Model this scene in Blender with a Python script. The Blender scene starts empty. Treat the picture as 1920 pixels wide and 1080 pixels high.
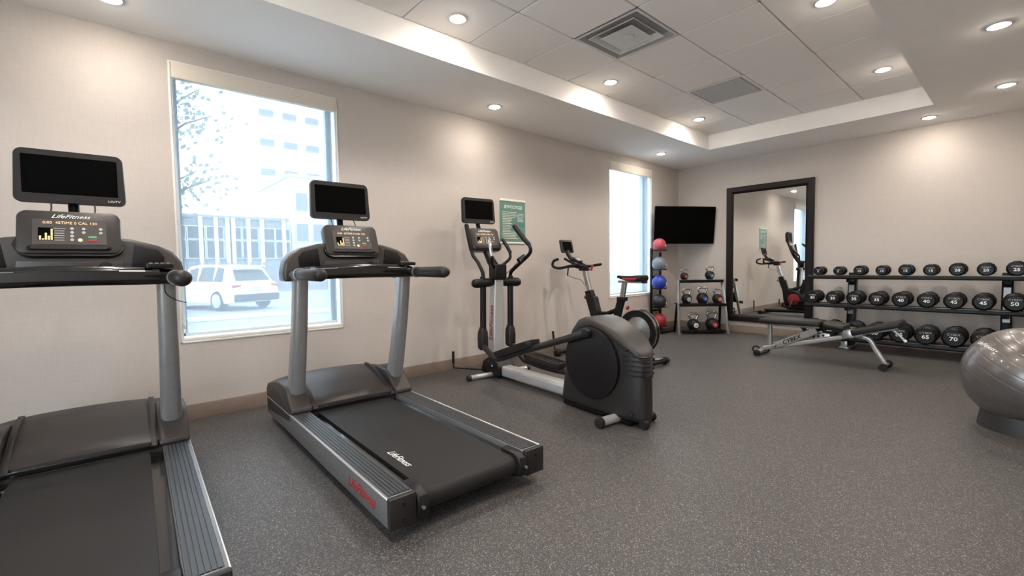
import bpy, bmesh, math, random
from mathutils import Matrix, Vector, noise
PI=math.pi
rnd=random.Random(7)
C=bpy.context.scene.collection
scn=bpy.context.scene
# ------------------------------------------------------------------ camera
cd=bpy.data.cameras.new('camera'); cam=bpy.data.objects.new('camera',cd); C.objects.link(cam)
cd.sensor_width=36; cd.lens=861.09/1920*36; cd.clip_start=.02; cd.clip_end=500
def cam_mat(yaw,pitch,roll,loc):
    cy,sy=math.cos(yaw),math.sin(yaw)
    f=Vector((cy*math.cos(pitch),sy*math.cos(pitch),math.sin(pitch)))
    r=Vector((sy,-cy,0)); u=r.cross(f)
    c,s=math.cos(roll),math.sin(roll)
    r2=c*r+s*u; u2=-s*r+c*u
    m=Matrix((r2,u2,-f)).transposed().to_4x4(); m.translation=loc
    return m
cam.matrix_world=cam_mat(math.radians(48.50809),math.radians(-2.79531),math.radians(-0.79963),Vector((0,0,1.1155)))
scn.camera=cam
# ------------------------------------------------------------------ world and exposure
vs=scn.view_settings
scn.display_settings.display_device='sRGB'
vs.view_transform='Standard'; vs.look='None'; vs.gamma=1; vs.use_curve_mapping=False
vs.exposure=1.1
SKY=6.0
w=bpy.data.worlds.new('overcast_sky'); scn.world=w; w.use_nodes=True
nt=w.node_tree; nt.nodes.clear()
wo=nt.nodes.new('ShaderNodeOutputWorld'); bg=nt.nodes.new('ShaderNodeBackground')
tc=nt.nodes.new('ShaderNodeTexCoord'); sp=nt.nodes.new('ShaderNodeSeparateXYZ'); cr=nt.nodes.new('ShaderNodeValToRGB')
cr.color_ramp.elements[0].position=.45; cr.color_ramp.elements[0].color=(.78,.88,1,1)
cr.color_ramp.elements[1].position=.8; cr.color_ramp.elements[1].color=(.90,.95,1,1)
mp=nt.nodes.new('ShaderNodeMapRange'); mp.inputs[1].default_value=-1; mp.inputs[2].default_value=1
nt.links.new(tc.outputs['Generated'],sp.inputs[0]); nt.links.new(sp.outputs[2],mp.inputs[0]); nt.links.new(mp.outputs[0],cr.inputs[0])
nt.links.new(cr.outputs[0],bg.inputs[0]); bg.inputs[1].default_value=SKY; nt.links.new(bg.outputs[0],wo.inputs[0])
# lamp strengths (the fixtures build their own light further down)
SPOT_W=28.0; SOFFIT_W=4.5; LAMP_COL=(1.0,.925,.85)
# ------------------------------------------------------------------ materials
def srgb(c):
    return tuple(((v/255)/12.92 if v/255<=.04045 else ((v/255+.055)/1.055)**2.4) for v in c)
MATS={}
def mat(name,col,rough=.5,metal=0,spec=.5,var=.06,scale=30,bump=0,coat=0,emit=None,es=1):
    m=bpy.data.materials.new(name); m.use_nodes=True; n=m.node_tree.nodes; l=m.node_tree.links
    b=n['Principled BSDF']; c=srgb(col)
    b.inputs['Roughness'].default_value=rough; b.inputs['Metallic'].default_value=metal
    b.inputs['Specular IOR Level'].default_value=spec; b.inputs['Coat Weight'].default_value=coat
    t=n.new('ShaderNodeTexCoord'); no=n.new('ShaderNodeTexNoise'); no.inputs['Scale'].default_value=scale; no.inputs['Detail'].default_value=3
    l.new(t.outputs['Object'],no.inputs['Vector'])
    r=n.new('ShaderNodeValToRGB'); r.color_ramp.elements[0].position=.3; r.color_ramp.elements[1].position=.7
    r.color_ramp.elements[0].color=tuple(v*(1-var) for v in c)+(1,); r.color_ramp.elements[1].color=tuple(min(1,v*(1+var)) for v in c)+(1,)
    l.new(no.outputs['Fac'],r.inputs[0]); l.new(r.outputs[0],b.inputs['Base Color'])
    if bump:
        bu=n.new('ShaderNodeBump'); bu.inputs['Strength'].default_value=bump; bu.inputs['Distance'].default_value=.002
        l.new(no.outputs['Fac'],bu.inputs['Height']); l.new(bu.outputs[0],b.inputs['Normal'])
    if emit:
        b.inputs['Emission Color'].default_value=srgb(emit)+(1,); b.inputs['Emission Strength'].default_value=es
    MATS[name]=m; return m
M=MATS
mat('ceiling_paint',(248,243,238),.9,spec=.2,var=.015,scale=6)
mat('soffit_paint',(248,243,238),.85,spec=.2,var=.01,scale=6)
mat('ceiling_tile',(248,242,237),.95,spec=.1,var=.03,scale=350,bump=.25)
mat('tile_grid',(196,190,186),.6,var=.02)
mat('grille_grey',(168,163,160),.7,var=.03)
mat('vent_white',(214,212,208),.5,var=.02)
mat('dark_void',(10,10,11),.9)
mat('trim_taupe',(122,106,94),.6,var=.06,scale=12)
mat('fascia_cream',(214,203,188),.55,var=.02)
mat('frame_pale',(205,214,220),.5,var=.02)
mat('sill_white',(232,228,222),.5,var=.02)
mat('mirror_frame',(22,14,13),.38,spec=.28,var=.25,scale=18)
mat('grey_metal',(148,145,144),.36,metal=.55,var=.05)
mat('rail_silver',(126,124,124),.38,metal=.6,var=.05)
mat('rail_bright',(214,212,210),.3,metal=.7,var=.03)
mat('tread_grey',(72,74,77),.42,metal=.5,var=.05)
mat('silver_paint',(196,194,192),.32,metal=.5,var=.04)
mat('chrome',(215,212,208),.12,metal=1,var=.02)
mat('steel_brushed',(170,168,164),.3,metal=.9,var=.08,scale=60)
mat('charcoal_plastic',(39,35,34),.42,spec=.28,var=.08,scale=90,bump=.08)
mat('taupe_plastic',(52,47,45),.4,spec=.28,var=.06,scale=90,bump=.06)
mat('hood_grey',(71,66,63),.36,metal=.25,var=.05)
mat('black_plastic',(21,18,18),.42,spec=.28,var=.12,scale=60)
mat('black_gloss',(13,12,12),.16,var=.1,coat=.4)
mat('black_rubber',(25,23,23),.6,spec=.28,var=.15,scale=80)
mat('belt_black',(32,29,28),.62,spec=.28,var=.1,scale=220,bump=.15)
mat('screen_black',(1,1,1),.6,spec=.04,var=.02)
mat('tv_black',(1,1,1),.6,spec=.05,var=.02)
mat('panel_dark',(62,55,52),.4,var=.05)
mat('print_white',(236,234,230),.5,var=.01)
mat('print_grey',(176,172,168),.5,var=.01)
mat('print_red',(148,32,29),.5,var=.02)
mat('print_green',(96,150,108),.5,var=.02)
mat('led_amber',(226,196,150),.5,emit=(235,196,130),es=.25)
mat('foil_orange',(226,170,140),.4,var=.05)
mat('red_plastic',(148,29,34),.4,var=.05)
mat('saddle_red',(143,37,32),.5,var=.05)
mat('pad_vinyl',(30,28,26),.45,spec=.28,var=.1,scale=120,bump=.1)
mat('pad_olive',(45,42,36),.45,var=.1,scale=120,bump=.1)
mat('rack_black',(12,11,11),.42,spec=.28,metal=.2,var=.1)
mat('dumbbell_urethane',(14,12,12),.4,spec=.28,var=.15,scale=40)
mat('bench_silver',(168,165,160),.32,metal=.6,var=.05)
mat('kettlebell_black',(25,25,25),.42,spec=.28,var=.15,scale=60)
for nm,c in [('ball_pink',(178,72,84)),('ball_grey',(112,122,128)),('ball_blue',(40,56,150)),('ball_black',(28,34,35)),('ball_red',(146,36,44))]:
    mat(nm,c,.45,var=.1,scale=70,bump=.3)
for nm,c in [('band_red',(170,40,50)),('band_teal',(70,128,132)),('band_white',(206,206,202)),('band_blue',(50,62,140)),('band_coral',(210,86,66)),('band_pale',(150,170,160))]:
    mat(nm,c,.45,var=.04)
mat('poster_green',(94,130,118),.5,var=.1,scale=20)
mat('poster_mint',(128,168,152),.5,var=.06)
mat('poster_teal',(78,122,112),.5,var=.06)
mat('poster_strip',(226,222,210),.4,var=.02)
mat('car_white',(235,238,240),.25,var=.01,coat=.5)
mat('car_glass',(34,39,45),.1,var=.05)
mat('tyre',(42,42,44),.8)
mat('alloy',(180,184,188),.3,metal=.6)
mat('tail_red',(150,60,66),.3)
mat('building_grey',(128,132,138),.8,var=.05,scale=2)
mat('building_pale',(205,208,212),.8,var=.04,scale=2)
mat('building_glass',(59,66,74),.3,var=.08,scale=1)
mat('asphalt',(138,140,144),.9,var=.06,scale=3)
mat('bounce_concrete',(214,211,206),.9,var=.04,scale=3)
mat('foliage',(120,134,118),.8,var=.25,scale=5)
mat('bark',(77,71,64),.9,var=.2)
mat('rod_black',(20,18,18),.5,spec=.28)

def nodes(name):
    m=bpy.data.materials.new(name); m.use_nodes=True; M[name]=m
    return m,m.node_tree.nodes,m.node_tree.links,m.node_tree.nodes['Principled BSDF']
# woven wallpaper
m,n,l,b=nodes('wallpaper')
t=n.new('ShaderNodeTexCoord')
def stretched(sc,s=1.0,det=4):
    mpg=n.new('ShaderNodeMapping'); mpg.inputs['Scale'].default_value=sc; l.new(t.outputs['Object'],mpg.inputs[0])
    q=n.new('ShaderNodeTexNoise'); q.inputs['Scale'].default_value=s; q.inputs['Detail'].default_value=det; l.new(mpg.outputs[0],q.inputs['Vector']); return q
h=stretched((9,9,330)); v=stretched((330,330,9)); big=stretched((1,1,1),2.5,2)
mx=n.new('ShaderNodeMath'); mx.operation='ADD'; l.new(h.outputs['Fac'],mx.inputs[0]); l.new(v.outputs['Fac'],mx.inputs[1])
mx2=n.new('ShaderNodeMath'); mx2.operation='MULTIPLY_ADD'; l.new(big.outputs['Fac'],mx2.inputs[0]); mx2.inputs[1].default_value=.25; l.new(mx.outputs[0],mx2.inputs[2])
r=n.new('ShaderNodeValToRGB'); r.color_ramp.elements[0].position=.75; r.color_ramp.elements[1].position=1.5
r=n.new('ShaderNodeMapRange'); r.inputs[1].default_value=.8; r.inputs[2].default_value=1.45; l.new(mx2.outputs[0],r.inputs[0])
mc=n.new('ShaderNodeMix'); mc.data_type='RGBA'; mc.inputs[6].default_value=srgb((188,178,171))+(1,); mc.inputs[7].default_value=srgb((199,189,181))+(1,)
l.new(r.outputs[0],mc.inputs[0]); l.new(mc.outputs[2],b.inputs['Base Color'])
bu=n.new('ShaderNodeBump'); bu.inputs['Strength'].default_value=.15; bu.inputs['Distance'].default_value=.001; l.new(mx.outputs[0],bu.inputs['Height']); l.new(bu.outputs[0],b.inputs['Normal'])
b.inputs['Roughness'].default_value=.8; b.inputs['Specular IOR Level'].default_value=.25
# speckled rubber floor
m,n,l,b=nodes('rubber_floor')
t=n.new('ShaderNodeTexCoord')
vo=n.new('ShaderNodeTexVoronoi'); vo.inputs['Scale'].default_value=330; l.new(t.outputs['Object'],vo.inputs['Vector'])
sx=n.new('ShaderNodeSeparateColor'); l.new(vo.outputs['Color'],sx.inputs[0])
fl=n.new('ShaderNodeValToRGB'); e=fl.color_ramp; e.interpolation='CONSTANT'
e.elements[0].position=0; e.elements[0].color=srgb((55,52,51))+(1,)
e.elements[1].position=.42; e.elements[1].color=srgb((72,68,67))+(1,)
x=e.elements.new(.80); x.color=srgb((94,90,87))+(1,)
x=e.elements.new(.93); x.color=srgb((144,138,132))+(1,)
l.new(sx.outputs[0],fl.inputs[0])
no=n.new('ShaderNodeTexNoise'); no.inputs['Scale'].default_value=1.3; no.inputs['Detail'].default_value=3; l.new(t.outputs['Object'],no.inputs['Vector'])
mr=n.new('ShaderNodeMapRange'); mr.inputs[3].default_value=.92; mr.inputs[4].default_value=1.08; l.new(no.outputs['Fac'],mr.inputs[0])
mm=n.new('ShaderNodeMix'); mm.data_type='RGBA'; mm.blend_type='MULTIPLY'; mm.inputs[0].default_value=1
l.new(fl.outputs[0],mm.inputs[6]); l.new(mr.outputs[0],mm.inputs[7]); l.new(mm.outputs[2],b.inputs['Base Color'])
b.inputs['Roughness'].default_value=.48; b.inputs['Specular IOR Level'].default_value=.4
bu=n.new('ShaderNodeBump'); bu.inputs['Strength'].default_value=.12; bu.inputs['Distance'].default_value=.001; l.new(vo.outputs['Distance'],bu.inputs['Height']); l.new(bu.outputs[0],b.inputs['Normal'])
# mirror glass
m,n,l,b=nodes('mirror_glass'); b.inputs['Metallic'].default_value=1; b.inputs['Roughness'].default_value=.015; b.inputs['Base Color'].default_value=(.88,.89,.87,1)
# roller shade: open weave, partly see-through, partly scattering
m=bpy.data.materials.new('shade_mesh'); m.use_nodes=True; M['shade_mesh']=m; n=m.node_tree.nodes; l=m.node_tree.links; n.clear()
o=n.new('ShaderNodeOutputMaterial'); tr=n.new('ShaderNodeBsdfTransparent'); tl=n.new('ShaderNodeBsdfTranslucent'); df=n.new('ShaderNodeBsdfDiffuse')
tl.inputs[0].default_value=(.150,.178,.202,1); df.inputs[0].default_value=(.50,.54,.57,1)
m1=n.new('ShaderNodeMixShader'); m1.inputs[0].default_value=.2; tr.inputs[0].default_value=(.40,.42,.44,1); l.new(tl.outputs[0],m1.inputs[1]); l.new(df.outputs[0],m1.inputs[2])
m2=n.new('ShaderNodeMixShader')
t=n.new('ShaderNodeTexCoord'); no=n.new('ShaderNodeTexNoise'); mpg=n.new('ShaderNodeMapping'); mpg.inputs['Scale'].default_value=(60,60,.6)
l.new(t.outputs['Object'],mpg.inputs[0]); l.new(mpg.outputs[0],no.inputs['Vector']); no.inputs['Scale'].default_value=1
mr=n.new('ShaderNodeMapRange'); mr.inputs[3].default_value=.46; mr.inputs[4].default_value=.54; l.new(no.outputs['Fac'],mr.inputs[0]); l.new(mr.outputs[0],m2.inputs[0])
l.new(tr.outputs[0],m2.inputs[1]); l.new(m1.outputs[0],m2.inputs[2]); l.new(m2.outputs[0],o.inputs[0])
# window glass
m=bpy.data.materials.new('window_glass'); m.use_nodes=True; M['window_glass']=m; n=m.node_tree.nodes; l=m.node_tree.links; n.clear()
o=n.new('ShaderNodeOutputMaterial'); tr=n.new('ShaderNodeBsdfTransparent'); gl=n.new('ShaderNodeBsdfGlossy'); gl.inputs['Roughness'].default_value=.02
tr.inputs[0].default_value=(.93,.96,.97,1); m1=n.new('ShaderNodeMixShader'); fr=n.new('ShaderNodeFresnel'); fr.inputs[0].default_value=1.45
m1.inputs[0].default_value=.06; l.new(tr.outputs[0],m1.inputs[1]); l.new(gl.outputs[0],m1.inputs[2]); l.new(m1.outputs[0],o.inputs[0])
# lamp lens
mat('lamp_lens',(255,250,240),.4,emit=(255,246,232),es=120)
# silver exercise ball
mat('ball_silver',(98,92,89),.33,metal=.35,var=.03,scale=8,coat=.3)
mat('ball_base_grey',(37,35,35),.55,var=.08)

# ------------------------------------------------------------------ mesh helpers
class G:
    def __init__(s): s.v=[]; s.f=[]
    def add(s,vs,fs,mx=None):
        k=len(s.v)
        for p in vs: s.v.append(tuple(mx@Vector(p)) if mx else tuple(p))
        for q in fs: s.f.append([i+k for i in q])
        return s
    def box(s,c,d,mx=None):
        x,y,z=c; a,b,h=d[0]/2,d[1]/2,d[2]/2
        vs=[(x+i*a,y+j*b,z+k*h) for i in(-1,1) for j in(-1,1) for k in(-1,1)]
        return s.add(vs,[(0,1,3,2),(4,6,7,5),(0,4,5,1),(2,3,7,6),(0,2,6,4),(1,5,7,3)],mx)
    def rings(s,rs,cap=True,closed=False,mx=None):
        n=len(rs[0]); vs=[p for r in rs for p in r]; fs=[]
        R=len(rs)
        for i in range(R if closed else R-1):
            a=i*n; b=((i+1)%R)*n
            for j in range(n): fs.append((a+j,a+(j+1)%n,b+(j+1)%n,b+j))
        if cap and not closed: fs.append(tuple(range(n))[::-1]); fs.append(tuple((R-1)*n+j for j in range(n)))
        return s.add(vs,fs,mx)
    def tube(s,pts,r,n=12,flat=1.0,up=None,cap=True,ends=False):
        P=[Vector(p) for p in pts]; R=list(r) if isinstance(r,(list,tuple)) else [r]*len(P)
        if ends:   # rounded ends
            d0=(P[0]-P[1]).normalized(); d1=(P[-1]-P[-2]).normalized(); r0,r1=R[0],R[-1]
            P=[P[0]+d0*r0*.9,P[0]+d0*r0*.6]+P+[P[-1]+d1*r1*.6,P[-1]+d1*r1*.9]; R=[r0*.35,r0*.78]+R+[r1*.78,r1*.35]
        t=(P[1]-P[0]).normalized()
        u=Vector(up) if up else (Vector((0,0,1)) if abs(t.z)<.9 else Vector((0,1,0)))
        u=(u-t*u.dot(t)).normalized(); out=[]
        for i,p in enumerate(P):
            if i==0: d=P[1]-P[0]
            elif i==len(P)-1: d=P[-1]-P[-2]
            else: d=(P[i]-P[i-1]).normalized()+(P[i+1]-P[i]).normalized()
            d=d.normalized() if d.length>1e-9 else t
            u=(u-d*u.dot(d)); u=u.normalized() if u.length>1e-6 else Vector((1,0,0)); w_=d.cross(u)
            out.append([tuple(p+R[i]*(math.cos(2*PI*k/n)*w_+math.sin(2*PI*k/n)*u*flat)) for k in range(n)])
        return s.rings(out,cap)
    def cyl(s,a,b,r,r2=None,n=20): return s.tube([a,b],[r,r if r2 is None else r2],n)
    def lathe(s,prof,o=(0,0,0),ax='z',n=32,cap=True):
        rs=[]
        for r,h in prof:
            ring=[]
            for k in range(n):
                c,q=r*math.cos(2*PI*k/n),r*math.sin(2*PI*k/n)
                p={'z':(c,q,h),'x':(h,c,q),'y':(c,h,q)}[ax]
                ring.append((o[0]+p[0],o[1]+p[1],o[2]+p[2]))
            rs.append(ring)
        return s.rings(rs,cap)
    def sphere(s,c,r,nu=32,nv=20,sc=(1,1,1)):
        rs=[[(c[0]+sc[0]*r*math.sin(PI*i/nv)*math.cos(2*PI*k/nu),c[1]+sc[1]*r*math.sin(PI*i/nv)*math.sin(2*PI*k/nu),c[2]+sc[2]*r*math.cos(PI*i/nv)) for k in range(nu)] for i in range(1,nv)]
        k=len(s.v); s.rings(rs,False)
        t=len(s.v); s.v.append((c[0],c[1],c[2]+sc[2]*r)); s.v.append((c[0],c[1],c[2]-sc[2]*r))
        for j in range(nu):
            s.f.append([t,k+(j+1)%nu,k+j]); a=k+(nv-2)*nu; s.f.append([t+1,a+j,a+(j+1)%nu])
        return s
    def prism(s,poly,pl,a,b,mx=None):
        def P(u,v,c): return {'xz':(u,c,v),'yz':(c,u,v),'xy':(u,v,c)}[pl]
        return s.rings([[P(u,v,a) for u,v in poly],[P(u,v,b) for u,v in poly]],mx=mx)
    def torus(s,c,R,r,ax='z',n=36,k=10,sc=1):
        rs=[]
        for i in range(n):
            a=2*PI*i/n; ring=[]
            for j in range(k):
                q=2*PI*j/k; rr=R+r*math.cos(q); h=r*sc*math.sin(q)
                x,y=rr*math.cos(a),rr*math.sin(a)
                p={'z':(x,y,h),'x':(h,x,y),'y':(x,h,y)}[ax]
                ring.append((c[0]+p[0],c[1]+p[1],c[2]+p[2]))
            rs.append(ring)
        return s.rings(rs,closed=True)
def rrect(w_,h_,r,k=4):
    o=[]
    for cx,cy,a0 in ((w_/2-r,h_/2-r,0),(-w_/2+r,h_/2-r,PI/2),(-w_/2+r,-h_/2+r,PI),(w_/2-r,-h_/2+r,1.5*PI)):
        for i in range(k+1):
            a=a0+PI/2*i/k; o.append((cx+r*math.cos(a),cy+r*math.sin(a)))
    return o
def catmull(pts,k=5):
    P=[Vector(p) for p in pts]; P=[2*P[0]-P[1]]+P+[2*P[-1]-P[-2]]; o=[]
    for i in range(1,len(P)-2):
        for j in range(k):
            t=j/k; a,b,c,d=P[i-1:i+3]
            o.append(.5*((2*b)+(c-a)*t+(2*a-5*b+4*c-d)*t*t+(3*b-a-3*c+d)*t**3))
    o.append(P[-2]); return o
def frame(o,right,up):
    r=Vector(right).normalized(); u=Vector(up); u=(u-r*u.dot(r)).normalized(); nn=r.cross(u)
    m=Matrix((r,u,nn)).transposed().to_4x4(); m.translation=Vector(o); return m
def finish(name,me,m,parent,mx):
    o=bpy.data.objects.new(name,me); C.objects.link(o)
    if m: me.materials.append(M[m])
    if parent: o.parent=parent
    if mx is not None: o.matrix_local=mx
    return o
def obj(name,g,m,parent=None,bevel=0,seg=2,ang=38,mx=None,sub=0,label=None):
    me=bpy.data.meshes.new(name); me.from_pydata(g.v,[],g.f)
    bm=bmesh.new(); bm.from_mesh(me); bmesh.ops.recalc_face_normals(bm,faces=bm.faces)
    if bevel:
        es=[e for e in bm.edges if len(e.link_faces)==2 and e.calc_face_angle(0)>math.radians(30)]
        bmesh.ops.bevel(bm,geom=es,offset=bevel,segments=seg,profile=.5,affect='EDGES',clamp_overlap=True)
    bm.to_mesh(me); bm.free()
    me.polygons.foreach_set('use_smooth',[True]*len(me.polygons)); me.set_sharp_from_angle(angle=math.radians(ang))
    o=finish(name,me,m,parent,mx)
    if label: o['label']=label
    return o
BALL_A=(-.24,.70,.66); BALL_B=(-.677,.449,.583)
TX={}
def text(name,s,size,m,parent,mx,shear=0,sx=1.0,align='LEFT',bold=0,depth=.0006):
    key=(s,size,m,shear,sx,align,bold)
    if key not in TX:
        cu=bpy.data.curves.new(name,'FONT'); cu.body=s; cu.size=size; cu.shear=shear; cu.align_x=align; cu.align_y='CENTER'
        cu.extrude=depth; cu.offset=bold; cu.resolution_u=2
        t_=bpy.data.objects.new('tmp',cu); me=bpy.data.meshes.new_from_object(t_); bpy.data.objects.remove(t_)
        me.transform(Matrix.Diagonal((sx,1,1,1))); me.materials.clear(); me.materials.append(M[m]); TX[key]=me
    o=bpy.data.objects.new(name,TX[key]); C.objects.link(o)
    if parent: o.parent=parent
    o.matrix_local=mx; return o
def thing(name,label,cat,loc=(0,0,0),rz=0,group=None):
    o=bpy.data.objects.new(name,None); C.objects.link(o); o.empty_display_size=.1
    o.location=loc; o.rotation_euler=(0,0,rz); o['label']=label; o['category']=cat
    if group: o['group']=group
    return o
def tag(o,label,cat,group=None,kind=None):
    o['label']=label; o['category']=cat
    if group: o['group']=group
    if kind: o['kind']=kind
    return o
def struct(name,g,m,**k):
    o=obj(name,g,m,**k)
    if not k.get('parent'): o['kind']='structure'
    return o
def dup(root,loc,rz,label,group=None):
    def cp(o,p):
        c=o.copy(); C.objects.link(c)
        if p: c.parent=p
        for ch in [q for q in ALLCH.get(o.name,[])]: cp(ch,c)
        return c
    ALLCH={}
    for q in C.objects:
        if q.parent: ALLCH.setdefault(q.parent.name,[]).append(q)
    r=cp(root,None); r.location=loc; r.rotation_euler=(0,0,rz); r['label']=label
    if group: r['group']=group
    return r
# ------------------------------------------------------------------ room shell
XB=7.578; YL=4.134; YR=-.75; XN=-2.2; ZS=2.75; ZT=2.968
TX0,TX1,TY0,TY1=-1.3,6.62,.728,3.142
W1=(.41,1.59,.59,2.605); W2=(5.59,6.70,.62,2.615); WT=.22
struct('floor',G().box(((XN+XB)/2,(YR+YL)/2,-.05),(XB-XN+.4,YL-YR+.4,.1)),'rubber_floor')
g=G()   # left wall with two window openings
def wallbox(x0,x1,z0,z1): g.box(((x0+x1)/2,YL+WT/2,(z0+z1)/2),(x1-x0,WT,z1-z0))
HZ=3.1
wallbox(XN-.2,W1[0],0,HZ); wallbox(W1[0],W1[1],0,W1[2]); wallbox(W1[0],W1[1],W1[3],HZ)
wallbox(W1[1],W2[0],0,HZ); wallbox(W2[0],W2[1],0,W2[2]); wallbox(W2[0],W2[1],W2[3],HZ); wallbox(W2[1],XB+.2,0,HZ)
struct('wall_left',g,'wallpaper')
struct('wall_back',G().box((XB+.1,(YR+YL)/2,HZ/2),(.2,YL-YR,HZ)),'wallpaper')
struct('wall_right',G().box(((XN+XB)/2,YR-.1,HZ/2),(XB-XN+.4,.2,HZ)),'wallpaper')
W_FILL=(-.55,1.75,.12,2.6)          # unseen glazed opening added behind the camera for fill light
g=G()
for y0_,y1_,z0_,z1_ in ((YR,W_FILL[0],0,HZ),(W_FILL[1],YL,0,HZ),(W_FILL[0],W_FILL[1],0,W_FILL[2]),(W_FILL[0],W_FILL[1],W_FILL[3],HZ)): g.box((XN-.1,(y0_+y1_)/2,(z0_+z1_)/2),(.2,y1_-y0_,z1_-z0_))
struct('wall_front',g,'wallpaper')
g=G()
for yy in (W_FILL[0]+.03,.6,W_FILL[1]-.03): g.box((XN-.1,yy,(W_FILL[2]+W_FILL[3])/2),(.1,.06,W_FILL[3]-W_FILL[2]))
for zz in (W_FILL[2]+.03,W_FILL[3]-.03): g.box((XN-.1,(W_FILL[0]+W_FILL[1])/2,zz),(.1,W_FILL[1]-W_FILL[0],.06))
w_fill=struct('window_3',g,'frame_pale')
for a,b_ in ((W_FILL[0]+.06,.57),(.63,W_FILL[1]-.06)): obj('pane',G().box((XN-.1,(a+b_)/2,(W_FILL[2]+W_FILL[3])/2),(.01,b_-a,W_FILL[3]-W_FILL[2]-.12)),'window_glass',w_fill)
# soffit ring around the raised tray
g=G(); hz=HZ-ZS
def sb(x0,x1,y0,y1): g.box(((x0+x1)/2,(y0+y1)/2,ZS+hz/2),(x1-x0,y1-y0,hz))
sb(XN,XB,TY1,YL); sb(XN,XB,YR,TY0); sb(TX1,XB,TY0,TY1); sb(XN,TX0,TY0,TY1)
struct('trim_1',g,'soffit_paint')['label']='lowered plaster soffit around the ceiling tray'
ceil=struct('ceiling',G().box(((TX0+TX1)/2,(TY0+TY1)/2,ZT+.05),(TX1-TX0,TY1-TY0,.06)),'grille_grey')
# tiles, each its own panel, on a lay-in grid
ys=[3.142,2.535,1.935,1.33,.728]; xs=[6.62]
x=6.01
while x>TX0: xs.append(x); x-=.6115
xs.append(TX0)
tile_me={}
def tile(x0,x1,y0,y1,m):
    cx,cy=(x0+x1)/2,(y0+y1)/2; sx_,sy_=x1-x0-.012,y1-y0-.012
    key=(round(sx_,3),round(sy_,3),m)
    mx=Matrix.Translation((cx,cy,ZT))
    if key in tile_me:
        o=bpy.data.objects.new('tile',tile_me[key]); C.objects.link(o); o.parent=ceil; o.matrix_local=mx; return o
    o=obj('tile',G().box((0,0,0),(sx_,sy_,.018)),m,ceil,bevel=.003,seg=1,mx=mx); tile_me[key]=o.data; return o
for i in range(len(xs)-1):
    for j in range(4):
        x1_,x0_=xs[i],xs[i+1]; y1_,y0_=ys[j],ys[j+1]
        if i==5 and j==1: VENT=(x0_,x1_,y0_,y1_); continue
        if i==2 and j==1: GR=(x0_,x1_,y0_,y1_); continue
        tile(x0_,x1_,y0_,y1_,'ceiling_tile')
g=G()
for xx in xs[1:-1]: g.box((xx,(TY0+TY1)/2,ZT+.004),(.022,TY1-TY0,.012))
for yy in ys[1:-1]: g.box(((TX0+TX1)/2,yy,ZT+.004),(TX1-TX0,.022,.012))
obj('tile_grid',g,'tile_grid',ceil)
# baseboards
def base(name,a,b):
    g=G(); pr=[(0,0),(.012,0),(.012,.10),(.006,.112),(0,.112)]
    a=Vector(a);b=Vector(b);d=(b-a).normalized(); nn=Vector((-d.y,d.x,0))
    g.rings([[tuple(q+nn*u+Vector((0,0,v))) for u,v in pr] for q in (a,b)])
    struct(name,g,'trim_taupe')
base('baseboard_left',(XB,YL,0),(XN,YL,0)); base('baseboard_back',(XB,YR,0),(XB,YL,0)); base('baseboard_right',(XN,YR,0),(XB,YR,0))
# windows
for k,(x0,x1,z0,z1) in enumerate((W1,W2)):
    cx,cz,ww,hh=(x0+x1)/2,(z0+z1)/2,x1-x0,z1-z0
    g=G()                                       # frame set deep in the opening
    yf=YL+.16; t_=.045
    for xx in (x0+t_/2,x1-t_/2): g.box((xx,yf,cz),(t_,.06,hh))
    for zz in (z0+t_/2,z1-t_/2): g.box((cx,yf,zz),(ww,.06,t_))
    wn=struct('window_%d'%(k+1),g,'frame_pale')
    obj('pane',G().box((cx,yf,cz),(ww-2*t_,.008,hh-2*t_)),'window_glass',wn)
    g=G()
    for xx in (x0+.004,x1-.004): g.box((xx,YL+.065,cz),(.008,.13,hh))
    g.box((cx,YL+.065,z1-.004),(ww,.13,.008))
    obj('jamb_lining',g,'frame_pale',wn)
    obj('window_sill',G().box((cx,YL+.06,z0+.012),(ww,.13,.024)),'sill_white',wn,bevel=.004)
    # corner bead around the opening
    g=G()
    for xx in (x0-.008,x1+.008): g.box((xx,YL-.002,cz),(.014,.012,hh+.03))
    g.box((cx,YL-.002,z1+.008),(ww+.03,.012,.014)); g.box((cx,YL-.002,z0-.008),(ww+.03,.012,.014))
    obj('window_trim',g,'sill_white',wn,bevel=.003)
    sh=thing('roller_shade','cream topped mesh roller shade over the '+('large window behind the treadmills' if k==0 else 'narrow window by the ball tree'),'window shade',(cx,YL,z0))
    obj('fascia',G().prism([(-.028,hh-.11),(-.028,hh+.004),(.05,hh+.004),(.05,hh-.10)],'yz',-ww/2+.002,ww/2-.002),'fascia_cream',sh,bevel=.005)
    g=G(); sw=ww/2-.022
    g.add([(-sw,.045,.045),(sw,.045,.045),(sw,.045,hh-.1),(-sw,.045,hh-.1)],[(0,1,2,3)])
    obj('shade_fabric',g,'shade_mesh',sh)
    obj('hem_bar',G().box((0,.045,.042),(2*sw,.012,.024)),'frame_pale',sh,bevel=.004)
    if k==0:
        pts=catmull([(-ww/2+.012,.02,hh-.12),(-ww/2+.010,.005,1.2),(-ww/2+.014,-.006,.12)],6)
        pts2=[Vector(p)+Vector((.006,.006,0)) for p in pts]
        obj('pull_chain',G().tube(pts,.0022,6).tube(pts2,.0022,6),'frame_pale',sh)
        obj('chain_tensioner',G().box((-ww/2+.014,-.008,.12),(.014,.016,.05)),'fascia_cream',sh,bevel=.003)
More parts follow.
